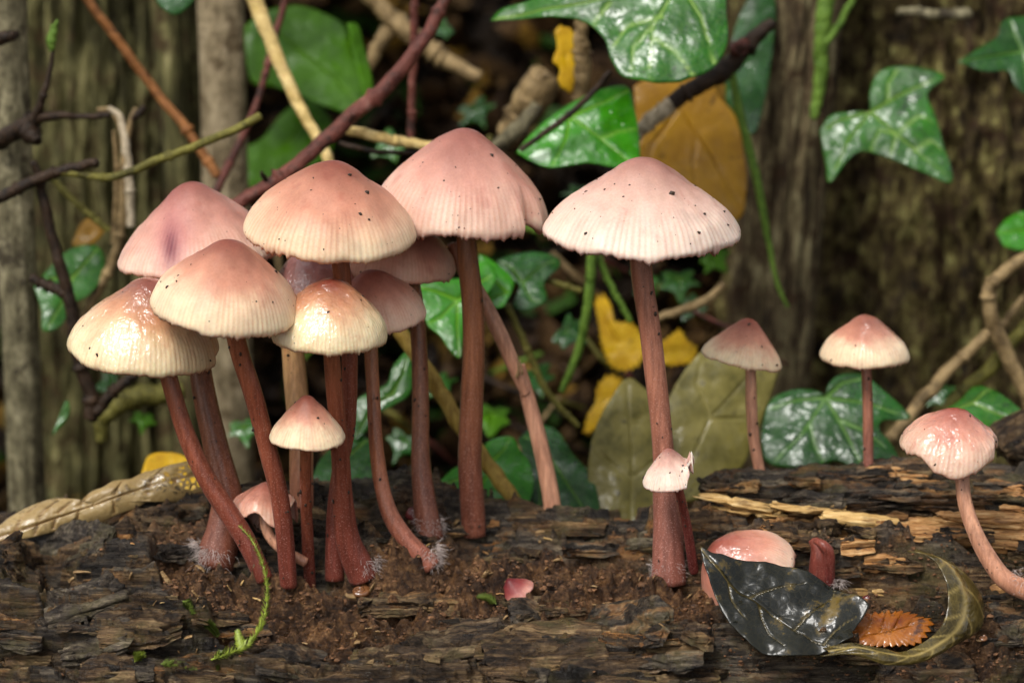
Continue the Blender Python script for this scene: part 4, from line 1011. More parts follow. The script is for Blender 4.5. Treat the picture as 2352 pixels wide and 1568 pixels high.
px_leaf('ivy_leaf', 'bright lobed ivy leaf seen between the tall stems', [(958,655),(1010,640),(1060,640),(1110,600),(1140,640),(1100,700),(1075,740),(1062,790),(1055,822),(1030,800),(1010,770),(980,740)], (1050,690), 5.6, (0.05,-0.75,0.65), [[(1050,690),(1050,760),(1055,818)],[(1050,690),(1000,670),(962,658)],[(1050,690),(1100,650),(1130,635)],[(1050,690),(1010,730),(985,742)]], M_IVY_BRIGHT, 8.0, 'ivy leaf', vw=4)
px_leaf('ivy_leaf', 'ivy leaf with pale midrib right of the tallest stem', [(1100,582),(1120,590),(1160,620),(1180,650),(1165,690),(1150,706),(1115,700),(1100,680)], (1165,672), 6.2, (0.1,-0.7,0.7), [[(1165,672),(1130,640),(1105,600)],[(1165,672),(1130,685),(1105,690)]], M_IVY_BRIGHT, 9.0, 'ivy leaf', vw=3)
px_leaf('ivy_leaf', 'shadowy wet ivy leaf under the rim of the tallest mushroom', [(1140,600),(1180,585),(1230,578),(1280,592),(1284,615),(1250,650),(1255,690),(1215,712),(1180,705),(1195,660),(1170,640)], (1200,650), 7.0, (0,-0.7,0.7), [[(1200,650),(1240,615),(1275,600)],[(1200,650),(1220,690),(1240,695)],[(1200,650),(1175,615),(1150,602)]], M_IVY_DARK, 10.0, 'ivy leaf', vw=3)
px_leaf('ivy_leaf', 'drooping ivy leaf behind the curved hairy footed stem', [(940,800),(948,860),(940,905),(905,930),(870,950),(845,985),(815,1010),(812,930),(850,900),(890,880),(905,840)], (900,905), 5.2, (-0.1,-0.8,0.55), [[(900,905),(860,930),(818,1000)],[(900,905),(925,860),(940,805)]], M_IVY, 11.0, 'ivy leaf', vw=3.2)
px_leaf('ivy_leaf', 'ivy leaf lying behind the log, tallest stem in front', [(1000,1120),(1040,1080),(1090,1045),(1130,1010),(1175,1005),(1195,1035),(1215,1060),(1225,1110),(1205,1180),(1150,1190),(1090,1175),(1040,1150)], (1130,1060), 4.6, (0,-0.55,0.83), [[(1130,1060),(1060,1100),(1005,1122)],[(1130,1060),(1170,1110),(1200,1175)],[(1130,1060),(1160,1030),(1172,1008)],[(1130,1060),(1100,1130),(1090,1172)]], M_IVY_BRIGHT, 12.0, 'ivy leaf', vw=4)
px_leaf('ivy_leaf', 'dim ivy leaf behind the foot of the snapped stem', [(1190,1010),(1230,975),(1280,990),(1315,1040),(1360,1095),(1375,1190),(1310,1200),(1250,1190),(1215,1130),(1205,1060)], (1270,1060), 5.2, (0,-0.6,0.8), [[(1270,1060),(1310,1120),(1350,1185)],[(1270,1060),(1240,1110),(1240,1180)],[(1270,1060),(1230,1010),(1205,1005)]], M_IVY_DARK, 13.0, 'ivy leaf', vw=4)
px_leaf('ivy_leaf', 'green ivy leaf behind the feet of the crossing stems', [(716,1100),(740,1050),(790,1010),(840,1005),(860,1050),(850,1110),(810,1150),(750,1145)], (770,1070), 4.4, (0,-0.6,0.8), [[(770,1070),(810,1040),(845,1010)],[(770,1070),(800,1110),(815,1148)]], M_IVY, 14.0, 'ivy leaf', vw=4)
px_leaf('ivy_leaf', 'ivy leaf beside the thin dark twig near the wet cap', [(78,660),(110,620),(160,575),(215,565),(240,590),(232,640),(200,680),(165,700),(140,750),(100,760),(95,710)], (165,640), 7.6, (0.1,-0.75,0.65), [[(165,640),(200,600),(225,575)],[(165,640),(120,640),(85,658)],[(165,640),(140,700),(112,752)]], M_IVY, 15.0, 'ivy leaf', vw=3.5)
px_leaf('ivy_leaf', 'thin blurred ivy leaf between wet cap and dark twigs', [(120,1000),(150,925),(160,930),(155,960),(135,985)], (145,955), 6.5, (0,-0.8,0.5), [[(145,955),(155,935),(158,930)]], M_IVY, 16.0, 'ivy leaf', vw=2, nring=10, nout=50)
px_leaf('round_leaf', 'broad smooth green leaf with curled pale edge behind the straw', [(560,60),(610,25),(680,15),(740,30),(790,60),(812,130),(838,190),(845,230),(830,262),(770,250),(700,225),(630,200),(575,180)], (690,120), 13.0, (0,-0.85,0.5), [[(690,120),(770,180),(836,250)],[(690,120),(620,60),(600,35)]], M_GREEN, 17.0, bend=0.08, vw=3, thick=0.04)
px_leaf('round_leaf', 'pale green leaf edge curling beside the red twig', [(795,55),(820,60),(835,110),(850,170),(858,235),(845,240),(830,190),(810,120)], (835,150), 10.0, (0.5,-0.8,0.3), [], M_GREEN, 17.5, vw=3, nring=10, thick=0.05)
px_leaf('round_leaf', 'mottled green leaf low behind the tan sapling and straw', [(560,340),(600,320),(650,260),(700,230),(750,260),(770,320),(740,370),(680,400),(620,420),(570,430)], (660,330), 13.5, (0,-0.8,0.6), [[(660,330),(700,280),(740,262)]], M_GREEN, 18.0, vw=3)
px_leaf('round_leaf', 'teal tinted leaf tip hanging before the stump', [(352,-40),(360,5),(385,28),(405,34),(430,18),(450,-10),(440,-50)], (400,-15), 9.0, (0,-0.85,0.4), [], M_IVY_DARK, 19.0, nring=12)
px_leaf('round_leaf', 'deep green leaf behind the tip of the dark branch', [(1665,190),(1690,60),(1740,-30),(1780,0),(1770,150),(1745,280),(1725,310),(1690,290),(1670,250)], (1715,150), 10.8, (0,-0.9,0.3), [], M_IVY_DARK, 20.0)
px_leaf('yellow_leaf', 'big amber leaf behind the white tipped dark branch', [(1455,200),(1500,175),(1560,165),(1625,166),(1650,220),(1690,270),(1708,350),(1715,430),(1700,500),(1640,520),(1560,480),(1490,420),(1466,330)], (1560,250), 9.8, (0.1,-0.85,0.4), [[(1560,250),(1640,370),(1700,470)],[(1560,250),(1500,330),(1480,400)],[(1600,310),(1590,380),(1600,450)]], M_AMBER, 21.0, vw=4)
px_leaf('yellow_leaf', 'toothed yellow leaf scrap upright beside the grey twig', [(1275,70),(1290,60),(1318,75),(1325,120),(1318,200),(1305,212),(1282,190),(1286,160),(1270,140),(1280,110)], (1300,130), 8.5, (0.2,-0.9,0.2), [], M_YLEAF, 22.0, nring=14, nout=80, serr=0.06)
px_leaf('yellow_leaf', 'crumpled toothed yellow leaf hanging beyond the lone slanting stem', [(1366,690),(1385,676),(1402,700),(1412,738),(1440,742),(1462,752),(1480,790),(1470,835),(1440,850),(1405,842),(1385,800),(1376,745)], (1420,785), 9.2, (-0.1,-0.85,0.4), [[(1420,785),(1395,740),(1380,690)]], M_YLEAF, 23.0, serr=0.16, vw=3, bulge=0.03, wr=0.10)
px_leaf('yellow_leaf', 'torn yellow leaf scrap jutting past the slanting stem', [(1515,790),(1545,768),(1562,758),(1578,782),(1600,800),(1590,830),(1560,838),(1525,835)], (1555,805), 8.6, (0.1,-0.85,0.4), [], M_YLEAF, 23.4, serr=0.18, wr=0.06, bulge=0.02, nring=14, nout=90)
px_leaf('yellow_leaf', 'ragged yellow leaf strip hanging under the crumpled one', [(1395,860),(1425,868),(1432,900),(1412,930),(1392,962),(1362,990),(1342,996),(1350,955),(1368,925),(1372,890)], (1392,915), 9.0, (-0.1,-0.85,0.4), [], M_YLEAF, 23.8, serr=0.18, wr=0.06, bulge=0.02, nring=14, nout=90)
px_leaf('yellow_leaf', 'lemon yellow leaf behind the curled tan leaf', [(325,1085),(345,1045),(400,1040),(440,1060),(475,1110),(480,1155),(420,1160),(360,1150)], (400,1100), 4.4, (0,-0.8,0.5), [], M_YLEAF, 24.0, nring=14)
px_leaf('yellow_leaf', 'faded orange leaf tip between stump and dark twig', [(165,560),(190,510),(225,500),(240,530),(215,560),(185,575)], (205,535), 9.0, (0,-0.8,0.5), [], M_AMBER, 25.0, nring=10, nout=60)
px_leaf('dead_leaf', 'large upright olive leaf with dull blotches behind the log', [(1352,1060),(1365,990),(1400,920),(1440,868),(1480,890),(1520,930),(1540,1010),(1535,1120),(1500,1205),(1430,1208),(1375,1195),(1355,1130)], (1450,1050), 5.0, (0.1,-0.85,0.45), [[(1450,1200),(1450,1050),(1440,880)],[(1450,1100),(1400,1060),(1370,1030)],[(1450,1100),(1500,1060),(1530,1040)]], M_OLIVE, 26.0, vw=3.5, bend=0.12)
px_leaf('dead_leaf', 'second olive leaf leaning right behind the tilted bell cap', [(1500,1080),(1520,960),(1560,870),(1620,800),(1690,770),(1750,790),(1790,830),(1775,900),(1740,990),(1700,1080),(1640,1130),(1560,1150)], (1630,960), 6.2, (0.1,-0.85,0.45), [[(1560,1120),(1630,960),(1770,810)],[(1630,960),(1600,880),(1610,830)],[(1630,960),(1700,960),(1735,960)]], M_OLIVE, 27.0, vw=3.5, bend=0.1)
px_leaf('dead_leaf', 'curled tan skeleton leaf resting along the log end', [(-20,1225),(20,1185),(60,1160),(120,1140),(165,1145),(185,1150),(205,1130),(240,1115),(262,1102),(300,1098),(330,1082),(350,1078),(400,1064),(445,1060),(470,1100),(470,1130),(440,1145),(400,1125),(350,1140),(318,1160),(270,1178),(215,1200),(180,1206),(170,1190),(140,1212),(90,1228),(40,1238),(-20,1245)],
        (215,1155), 1.5, (0.05,-0.85,0.5), [[(30,1235),(48,1190),(90,1150)],[(80,1225),(95,1180),(135,1145)],[(122,1212),(130,1180),(165,1150)],[(178,1200),(180,1165),(205,1130)],[(262,1175),(262,1135),(282,1102)],[(335,1145),(345,1110),(372,1075)],[(400,1120),(405,1090),(420,1066)],[(-20,1240),(100,1200),(215,1160),(330,1120),(460,1085)]], M_TAN, 28.0, vw=2.6, bend=1.3, bend_axis=(0.35,1), nring=30, nout=220, bulge=0.05, thick=0.012)
px_leaf('dead_leaf', 'black wet leaf lying cupped against the toppled cap', [(1604,1278),(1640,1290),(1700,1296),(1770,1300),(1830,1312),(1870,1328),(1900,1346),(1950,1372),(1985,1395),(1990,1410),(1970,1440),(1955,1460),(1952,1480),(1900,1500),(1830,1512),(1770,1508),(1725,1490),(1690,1455),(1655,1405),(1630,1355),(1615,1320)],
        (1790,1415), -2.25, (0.05,-0.66,0.75), [[(1604,1280),(1640,1318),(1690,1358),(1750,1398),(1820,1450),(1870,1478),(1915,1494)],[(1822,1450),(1848,1424),(1885,1396),(1912,1378),(1918,1356)],[(1672,1345),(1678,1375),(1690,1400),(1714,1432)],[(1892,1484),(1912,1462),(1940,1438),(1965,1424)],[(1742,1394),(1748,1425),(1765,1458),(1800,1492)],[(1720,1378),(1760,1362),(1800,1352),(1850,1345)]], M_BLACK, 29.0, vw=1.9, wr=0.13, cup=0.12, bulge=0.05, thick=0.02, nring=40, nout=220)
px_leaf('dead_leaf', 'small rust coloured serrated leaf lying inside the curled leaf', [(1952,1465),(1957,1435),(1972,1425),(1985,1412),(2000,1412),(2012,1408),(2024,1410),(2038,1404),(2050,1408),(2062,1402),(2075,1406),(2095,1410),(2118,1420),(2140,1425),(2132,1450),(2110,1475),(2060,1482),(2000,1484),(1970,1480)],
        (2040,1446), -2.15, (0.0,-0.60,0.8), [[(1955,1470),(2040,1450),(2138,1428)],[(1990,1462),(1998,1430),(2000,1412)],[(2020,1455),(2030,1425),(2038,1404)],[(2050,1448),(2065,1420),(2075,1406)],[(2085,1440),(2095,1425),(2105,1415)]], M_RUST, 30.0, vw=1.8, serr=0.16, wr=0.09, bulge=0.03, nring=22, nout=140)
# curled leaf: a ribbon rolling over
def ribbon(name, label, e1, e2, mat, mid, seed, nu=120, nv=24, out=(0, 0, 0)):
    A, B = crom(np.array([P(p[0], p[1], p[2]-0.22) for p in e1]), nu), crom(np.array([P(p[0], p[1], p[2]-0.22) for p in e2]), nu)
    v_ = np.linspace(0, 1, nv)[None, :, None]
    S_ = A[:, None]*(1-v_)+B[:, None]*v_
    bul = np.sin(np.pi*v_)
    S_ = S_+bul*np.array(out)
    u = np.linspace(0, 1, nu)[:, None]
    S_ = S_+np.array([0.3, -0.8, 0.5])*(0.03*fbm(u*9+seed, v_[..., 0]*2.2, seed, 3))[..., None]
    vein = np.exp(-((v_[..., 0]-mid)/0.05)**2)*np.ones((nu, 1))
    for k in np.linspace(0.12, 0.92, 8):
        vein = np.maximum(vein, 0.8*np.exp(-((u-k-0.16*np.abs(v_[..., 0]-mid))/0.006)**2))
    root = empty(name, A[nu//2]); tag(root, label, 'leaf')
    o = mesh_obj('blade', S_.reshape(-1, 3), gridq(nu, nv), None, mat, root, loc=A[nu//2], attrs={'vein': vein})
    so = o.modifiers.new('thickness', 'SOLIDIFY'); so.thickness = 0.018; so.offset = 0
ribbon('dead_leaf', 'olive brown dead leaf curled upright into a hook',
       [(2085,1265,-1.3),(2130,1275,-1.5),(2160,1305,-1.65),(2176,1350,-1.8),(2176,1395,-1.95),(2160,1440,-2.15),(2120,1475,-2.4),(2070,1497,-2.6),(2020,1488,-2.65),(1955,1476,-2.6),(1890,1488,-2.5)],
       [(2100,1262,-1.1),(2160,1282,-1.1),(2218,1318,-1.1),(2248,1358,-1.15),(2260,1400,-1.3),(2250,1444,-1.6),(2195,1480,-2.1),(2120,1518,-2.6),(2040,1526,-2.85),(1960,1502,-2.8),(1885,1506,-2.6)], M_CURL, 0.3, 31.0, out=(0.10, -0.06, 0.0))

# ================================================================== TWIGS AND STEMS
def twig(name, label, cat, path, radpx, mat, seed, parent=None, knots=0.2, n=110, seg=12, side=None, group=None, pname=None):
    pts = np.array([P(*p) for p in path]); c = crom(pts, n)
    s = cmpx(c.mean(0)); rad = np.interp(np.linspace(0, 1, n), np.linspace(0, 1, len(radpx)), radpx)*s
    jit = 0.25*rad.mean()
    c = c+jit*np.stack([fbm(np.linspace(0, 9, n), seed, k*3.3, 2) for k in range(3)], 1)
    t = np.linspace(0, 1, n); kn = np.zeros(n)
    g = np.random.default_rng(int(seed*31))
    for k in g.uniform(0.05, 0.95, max(2, int(np.linalg.norm(pts[-1]-pts[0])/1.3))): kn += np.exp(-((t-k)/0.008)**2)
    rad = rad*(1+knots*2.0*kn)
    v, q, tr, _, _ = tube_data(c, rad, seg, lambda tt, an: 0.10*pn(np.cos(an)*1.4+seed, np.sin(an)*1.4, tt*14)+0.05*pn(np.cos(an)*4, np.sin(an)*4, tt*40))
    o = mesh_obj(pname or name, v, q, tr, mat, parent, loc=c[0])
    if parent is None: tag(o, label, cat, group)
    return o
def branched(name, label, cat, items, group=None):
    root = empty(name, P(*items[0][1][0])); tag(root, label, cat, group)
    for i, (pn_, path, rp, m) in enumerate(items):
        twig(name, None, None, path, rp, m, 5.1*i+len(label), parent=root, pname=pn_)
    return root
twig('straw', 'pale yellow straw with a brown node slanting above the domed cap', 'straw', [(578,-20,8.5),(620,90,8.3),(680,230,8.0),(740,335,7.6),(775,420,7.4)], [19,17,15,13,12], M_STRAW, 1.0, knots=0.06)
branched('red_twig', 'thick red brown twig crossing behind the domed cap', 'twig', [
    ('main_stem', [(1035,-20,6.5),(960,110,6.2),(870,215,6.0),(760,310,5.7),(640,410,5.3),(520,480,5.0)], [13,17,19,18,17,15], M_REDTWIG),
    ('side_shoot', [(800,280,5.8),(808,268,5.6),(812,262,5.5)], [7,6,5], M_REDTWIG),
    ('side_shoot', [(618,425,5.3),(605,405,5.1),(600,395,5.0)], [6,5,4], M_DKTWIG)])
twig('pale_twig', 'short pale peeled twig with brown nodes behind the tallest cap', 'twig', [(800,298,6.2),(870,315,6.2),(920,325,6.3),(1000,340,6.4)], [12,13,12,11], M_STRAW, 3.0, knots=0.12)
twig('thin_twig', 'thin dark red twig under the pale peeled one', 'twig', [(780,330,6.6),(860,348,6.5),(960,352,6.5)], [6,6,5], M_DKTWIG, 3.6)
twig('orange_twig', 'slender orange brown twig leaning across the stump', 'twig', [(185,-20,9.0),(265,85,9.0),(350,200,9.0),(430,300,8.8),(500,405,8.6)], [10,11,11,11,12], M_ORTWIG, 4.0)
twig('thin_twig', 'thin purplish twig crossing the tan sapling', 'twig', [(660,-20,9.6),(625,110,9.4),(592,230,9.2),(545,340,8.9),(500,430,8.5),(490,470,8.4)], [8,8,8,8,10,11], M_REDTWIG, 5.0)
branched('olive_twig', 'olive green twig with a cut tip reaching across the sapling', 'twig', [
    ('main_stem', [(120,398,5.3),(185,400,5.2),(265,405,5.2),(350,372,5.2),(450,335,5.2),(540,298,5.2),(598,265,5.2)], [8,9,10,10,10,10], M_OLTWIG),
    ('butt', [(-30,470,5.6),(60,424,5.4),(130,396,5.3),(190,380,5.2),(222,372,5.1)], [13,14,13,12,11], M_DKTWIG)])
branched('knotted_twig', 'black knotted twig with a green bud on the grey sapling', 'twig', [
    ('main_stem', [(-10,330,7.2),(40,300,6.8),(85,272,6.5),(120,266,6.4),(180,267,6.4),(250,264,6.4)], [20,22,20,11,7,7], M_DKTWIG),
    ('side_shoot', [(78,280,6.5),(98,225,6.3),(115,165,6.3),(121,115,6.3)], [14,9,6,4], M_DKTWIG),
    ('bud', [(118,118,6.3),(119,92,6.3),(124,66,6.3),(132,46,6.3)], [5,12,9,2], M_GSTEM),
    ('knot', [(62,290,6.6),(72,310,6.3),(86,322,6.2)], [22,20,12], M_DKTWIG)])
twig('thin_twig', 'knobbly black stub on the edge of the grey sapling', 'twig', [(-20,95,7.0),(15,85,6.9),(36,80,6.8)], [18,15,10], M_DKTWIG, 6.6, n=30)
branched('dark_twig', 'dark forked twig hanging beside the wet glistening cap', 'twig', [
    ('main_stem', [(78,372,5.6),(98,450,5.6),(125,560,5.6),(158,680,5.6),(175,800,5.6),(205,900,5.6),(210,960,5.6)], [8,12,13,15,16,17,17], M_DKTWIG),
    ('side_shoot', [(75,640,5.8),(110,655,5.7),(150,672,5.6)], [11,12,14], M_DKTWIG),
    ('side_shoot', [(210,960,5.6),(260,900,5.5),(310,860,5.5)], [14,13,11], M_DKTWIG)])
branched('frayed_stalk', 'frayed pale dead stalk with a splayed top', 'stalk', [
    ('strand', [(225,252,8.0),(262,258,7.9),(285,330,7.8),(290,500,7.8)], [6,9,10,9], M_TANTWIG),
    ('strand', [(250,248,7.9),(275,270,7.8),(292,360,7.7),(300,520,7.7)], [6,10,11,10], M_PALEEND),
    ('strand', [(312,250,7.9),(298,280,7.8),(285,370,7.7),(275,540,7.7),(240,640,7.7),(170,760,7.6)], [5,9,10,11,11,8], M_TANTWIG),
    ('strand', [(330,245,7.8),(322,258,7.8),(305,275,7.8)], [7,9,6], M_DKTWIG),
    ('strand', [(262,300,7.9),(268,420,7.8),(260,560,7.8)], [5,7,7], M_TANTWIG)])
twig('thin_twig', 'olive stem slanting down to the frayed stalk', 'twig', [(120,410,7.5),(180,470,7.4),(250,530,7.4)], [8,8,7], M_OLTWIG, 7.0)
twig('root', 'thick tan root slanting through the dark hollow', 'root', [(840,-20,12.5),(920,60,12.3),(1010,130,12.2),(1100,180,12.0)], [20,22,21,15], M_TANTWIG, 8.0)
twig('root', 'short pale root crossing the thick tan one', 'root', [(930,40,12.6),(880,90,12.4),(840,170,12.3)], [16,17,12], M_TANTWIG, 8.5)
twig('dark_twig', 'upright wine coloured twig behind the tallest cap', 'twig', [(952,-20,8.2),(950,120,8.2),(946,220,8.2),(944,320,8.2)], [10,10,9,10], M_REDTWIG, 9.0)
twig('grey_twig', 'grey dry stalk standing beside the yellow leaf scrap', 'twig', [(1335,-20,8.0),(1335,80,8.0),(1338,180,8.0),(1330,250,8.1)], [12,17,21,14], M_TANTWIG, 10.0)
twig('thin_twig', 'thin dry twig resting over the bright ivy leaf', 'twig', [(1402,165,6.5),(1340,235,6.5),(1270,292,6.5),(1195,345,6.5)], [7,7,7,6], M_DKTWIG, 11.0)
branched('dark_branch', 'dark wet branch with a pale peeled end before the amber leaf', 'twig', [
    ('main_stem', [(1775,50,8.5),(1720,100,8.4),(1660,165,8.3),(1590,205,8.2),(1530,245,8.1)], [14,20,23,20,18], M_DKTWIG),
    ('peeled_end', [(1540,240,8.1),(1500,272,8.05),(1466,305,8.0),(1440,325,8.0)], [17,18,17,14], M_PALEEND),
    ('knot', [(1688,120,8.2),(1705,105,8.1),(1712,98,8.1)], [15,17,10], M_REDTWIG)])
twig('stub', 'rounded brown wood stub in the dark hollow above the tallest cap', 'wood stub', [(1250,175,10.0),(1235,205,10.0),(1200,262,10.2),(1160,310,10.4)], [38,45,30,22], M_TANTWIG, 12.0)
twig('stub', 'grey driftwood sliver lying behind the bright ivy leaf', 'wood stub', [(1235,245,9.6),(1195,290,9.4),(1140,340,9.2)], [15,20,15], M_POLE2, 12.4)
twig('green_stem', 'flat green stem climbing the trunk, forked at the top', 'stem', [(1900,-20,10.0),(1888,80,9.9),(1884,180,9.9),(1868,272,9.8)], [20,18,16,10], M_GSTEM, 13.0, knots=0.02)
twig('green_stem', 'thin green shoot forking off the climbing stem', 'stem', [(1970,-20,10.0),(1925,60,9.9),(1895,100,9.8)], [8,8,9], M_GSTEM, 13.5, knots=0.02)
twig('green_stem', 'long thin green stem arching down before the grey root', 'stem', [(1672,130,8.8),(1700,260,8.7),(1735,400,8.6),(1762,540,8.6),(1785,650,8.6),(1810,705,8.6)], [9,10,10,9,6,4], M_GSTEM, 14.0, knots=0.02)
twig('green_stem', 'green stalk curving below the wide pale cap', 'stem', [(1360,560,6.8),(1352,680,6.8),(1330,800,6.9),(1290,900,7.0)], [11,11,10,8], M_GSTEM, 15.0, knots=0.02)
twig('green_stem', 'short green stalk beside the toothed yellow leaf', 'stem', [(1375,590,7.0),(1400,650,7.0),(1448,738,7.0)], [8,8,7], M_GSTEM, 15.5, knots=0.02)
twig('green_stem', 'brownish stem curving behind the snapped stem', 'stem', [(1165,700,6.5),(1210,800,6.5),(1260,905,6.5),(1330,980,6.5)], [8,8,8,6], M_OLTWIG, 16.0)
twig('thin_twig', 'yellow green stalk level below the tallest cap', 'twig', [(1180,628,7.2),(1260,645,7.2),(1335,668,7.2)], [7,7,7], M_OLTWIG, 16.6)
twig('thin_twig', 'bleached twig poking out beside the wide pale cap stem', 'twig', [(1490,735,8.0),(1560,715,8.0),(1620,690,8.0),(1665,650,8.0)], [10,10,11,8], M_TANTWIG, 17.0)
twig('dry_blade', 'flat straw coloured grass blade slanting behind the tallest stem', 'grass blade', [(905,740,4.2),(980,850,4.0),(1060,980,3.8),(1140,1090,3.6),(1215,1200,3.3)], [17,18,18,18,17], M_BLADE, 18.0, knots=0.0)
branched('ivy_vine', 'twisted pale vine beside the trunk foot', 'vine', [
    ('main_stem', [(2380,575,7.0),(2320,615,7.0),(2275,660,7.0),(2278,730,7.0),(2310,810,7.0),(2345,880,7.0),(2380,960,7.0)], [15,15,16,18,18,17,15], M_TANTWIG),
    ('side_shoot', [(2300,740,7.1),(2200,830,7.0),(2130,905,6.9),(2070,980,6.7),(2010,1050,6.5)], [13,14,16,16,14], M_TANTWIG),
    ('side_shoot', [(2380,720,7.6),(2290,830,7.5),(2220,890,7.4),(2150,960,7.2),(2080,1010,7.0)], [16,16,15,14,12], M_OLTWIG),
    ('side_shoot', [(2400,640,7.6),(2340,700,7.6),(2280,780,7.5)], [10,10,9], M_TANTWIG)])
twig('bark_shard', 'loose curled bark shard high on the trunk', 'bark', [(2062,28,11.2),(2100,26,11.2),(2150,34,11.2),(2230,30,11.2)], [9,11,12,14], M_POLE2, 19.0)
twig('root', 'short grey root stub standing behind the left sapling foot', 'root', [(235,1010,7.4),(240,960,7.4),(300,915,7.4),(420,900,7.6)], [14,22,26,20], M_OLTWIG, 20.0)

# moss strand on the log
def moss(name, label, path, radpx, leafpx, mat, seed, step=1):
    pts = np.array(path, float); c = crom(pts, 70); g = np.random.default_rng(seed)
    s = KPX*DIST
    root = empty(name, c[-1]); tag(root, label, 'moss')
    v, q, t, _, _ = tube_data(c, np.linspace(0.35, 1, 70)*radpx*s, 8)
    mesh_obj('strand', v, q, t, mat, root, loc=c[-1])
    T, N, B = frames(c); parts = []
    for i in range(2, 69):
        for k in range(9):
            an = g.uniform(0, 2*np.pi); o = math.cos(an)*N[i]+math.sin(an)*B[i]
            tip = -T[i]*0.8+o*0.85+np.array([0, 0, 0.25])
            L = leafpx*s*g.uniform(0.6, 1.2)*(0.5+0.5*i/69)
            sidev = np.cross(tip, o); sidev /= np.linalg.norm(sidev)+1e-9
            b0 = c[i]+o*radpx*s*0.4
            vv = np.array([b0, b0+tip*L*0.45+sidev*L*0.14, b0+tip*L+o*L*0.15, b0+tip*L*0.45-sidev*L*0.14, b0+tip*L*0.45+o*L*0.06])
            parts.append((vv, None, np.array([(0,1,4),(1,2,4),(2,3,4),(3,0,4)])))
    v, q, t = join(parts)
    o = mesh_obj('leaflets', v, q, t, mat, root, loc=c[-1]); o['kind'] = 'stuff'
yb = on_log(600, 1330)[1]
moss('moss_strand', 'arching bright green moss strand in front of the stem feet', [P(548,1206,yb-0.35), P(575,1235,yb-0.5), P(598,1280,yb-0.7), P(612,1335,yb-0.95), P(612,1390,yb-1.2), P(598,1440,yb-1.5), P(570,1480,yb-1.75), on_log(535,1504)+[0,0,0.05], on_log(485,1514)], 2.6, 15, M_MOSS, 5)
for i, (x0, y0, x1, y1, lab, m) in enumerate([(370,1530,455,1552,'pale moss sprig lying flat by the serrated plate', M_MOSSD),(250,1400,272,1386,'tiny green moss tuft by the plate hollow', M_MOSS),(420,1385,445,1420,'dull thin moss sprig on the crumbling plate', M_MOSSD),(470,1435,500,1470,'small moss sprig at the root of the arching strand', M_MOSSD),(310,1525,330,1515,'bright speck of moss near the crack', M_MOSS),(1140,1392,1100,1382,'dark moss tip under the tiny wine cap', M_MOSSD),(555,1500,546,1462,'upright moss shoot on the arching strand foot', M_MOSS),(500,1545,506,1510,'short moss shoot below the arching strand', M_MOSSD)]):
    a0, a1 = on_log(x0, y0)+[0, -0.02, 0.05], on_log(x1, y1)+[0, -0.03, 0.09]
    moss('moss_sprig', lab, [a1, (a0+a1)/2+[0, 0, 0.03], a0], 1.8, 13, m, 20+i)

# snails
def snail(px, py, r, label, seed):
    p = on_log(px, py)+np.array([0, -0.10, r*0.75])
    th = np.linspace(0, 2*np.pi*3.2, 120)
    g = np.exp(th*0.13)/np.exp(th[-1]*0.13)
    c = np.stack([np.cos(th)*r*0.72*g, np.sin(th)*r*0.72*g, r*0.30*(1-g)], 1)
    Rt = np.array(Matrix.Rotation(R_(22), 3, 'X'))
    v, q, t, _, _ = tube_data(c, r*0.34*g+0.002, 12)
    root = empty('snail', p); tag(root, label, 'snail')
    mesh_obj('shell', v@Rt.T+p, q, t, M_SNAIL, root, loc=p)
    b = crom(np.array([p+[-r*0.3, -r*0.2, -r*0.3], p+[-r*0.9, -r*0.3, -r*0.25], p+[-r*1.15, -r*0.3, -r*0.05]]), 12)
    v, q, t, _, _ = tube_data(b, np.linspace(r*0.3, r*0.14, 12), 10)
    mesh_obj('body', v, q, t, M_CHIP, root, loc=p)
snail(827, 1374, 0.19, 'small flat brown snail on the crumbs before the crossing stems', 1)
snail(2254, 1470, 0.085, 'minute grey brown snail beside the curled leaf', 2)

# leaf litter covering the ground behind the log
def litter():
    g = np.random.default_rng(77); parts = []; hue = []
    tones = np.array([(0.02,0.010,0.004),(0.05,0.026,0.010),(0.11,0.06,0.022),(0.22,0.13,0.05),(0.34,0.19,0.03),(0.03,0.08,0.008)])
    for i in range(2400):
        x = g.uniform(-11, 11); y = g.uniform(8, 27)
        gz = -8.6+13.0*float(sstep(13, 30, y))
        L = g.uniform(0.5, 1.5); w = L*g.uniform(0.3, 0.6)
        u = np.linspace(-1, 1, 7); vv = np.linspace(-1, 1, 4)
        U, V_ = np.meshgrid(u, vv, indexing='ij')
        wid = (1-U**2)**0.7
        pts = np.stack([U*L, V_*wid*w, g.uniform(0.1, 0.6)*L*(U*U*0.6+V_*V_*0.5)+0.05*g.normal(size=U.shape)], -1).reshape(-1, 3)
        Rm = np.array(Matrix.Rotation(g.uniform(0, 6.28), 3, 'Z') @ Matrix.Rotation(g.normal(0.5, 0.5), 3, 'X') @ Matrix.Rotation(g.normal(0, 0.6), 3, 'Y'))
        parts.append((pts@Rm.T+[x, y, gz+0.35], gridq(7, 4), None))
        hue.append(np.tile(tones[g.choice(6, p=[0.26,0.26,0.22,0.13,0.05,0.08])]*g.uniform(0.6, 1.3), (28, 1)))
    v, q, t = join(parts)
    o = mesh_obj('leaf_litter', v, q, t, M_LITTER, loc=(0, 12, -8.6), cols={'hue': np.clip(np.vstack(hue), 0, 1)})
    tag(o, 'dark brown leaf litter lying on the bank behind the log', 'leaf litter', kind='stuff')
litter()

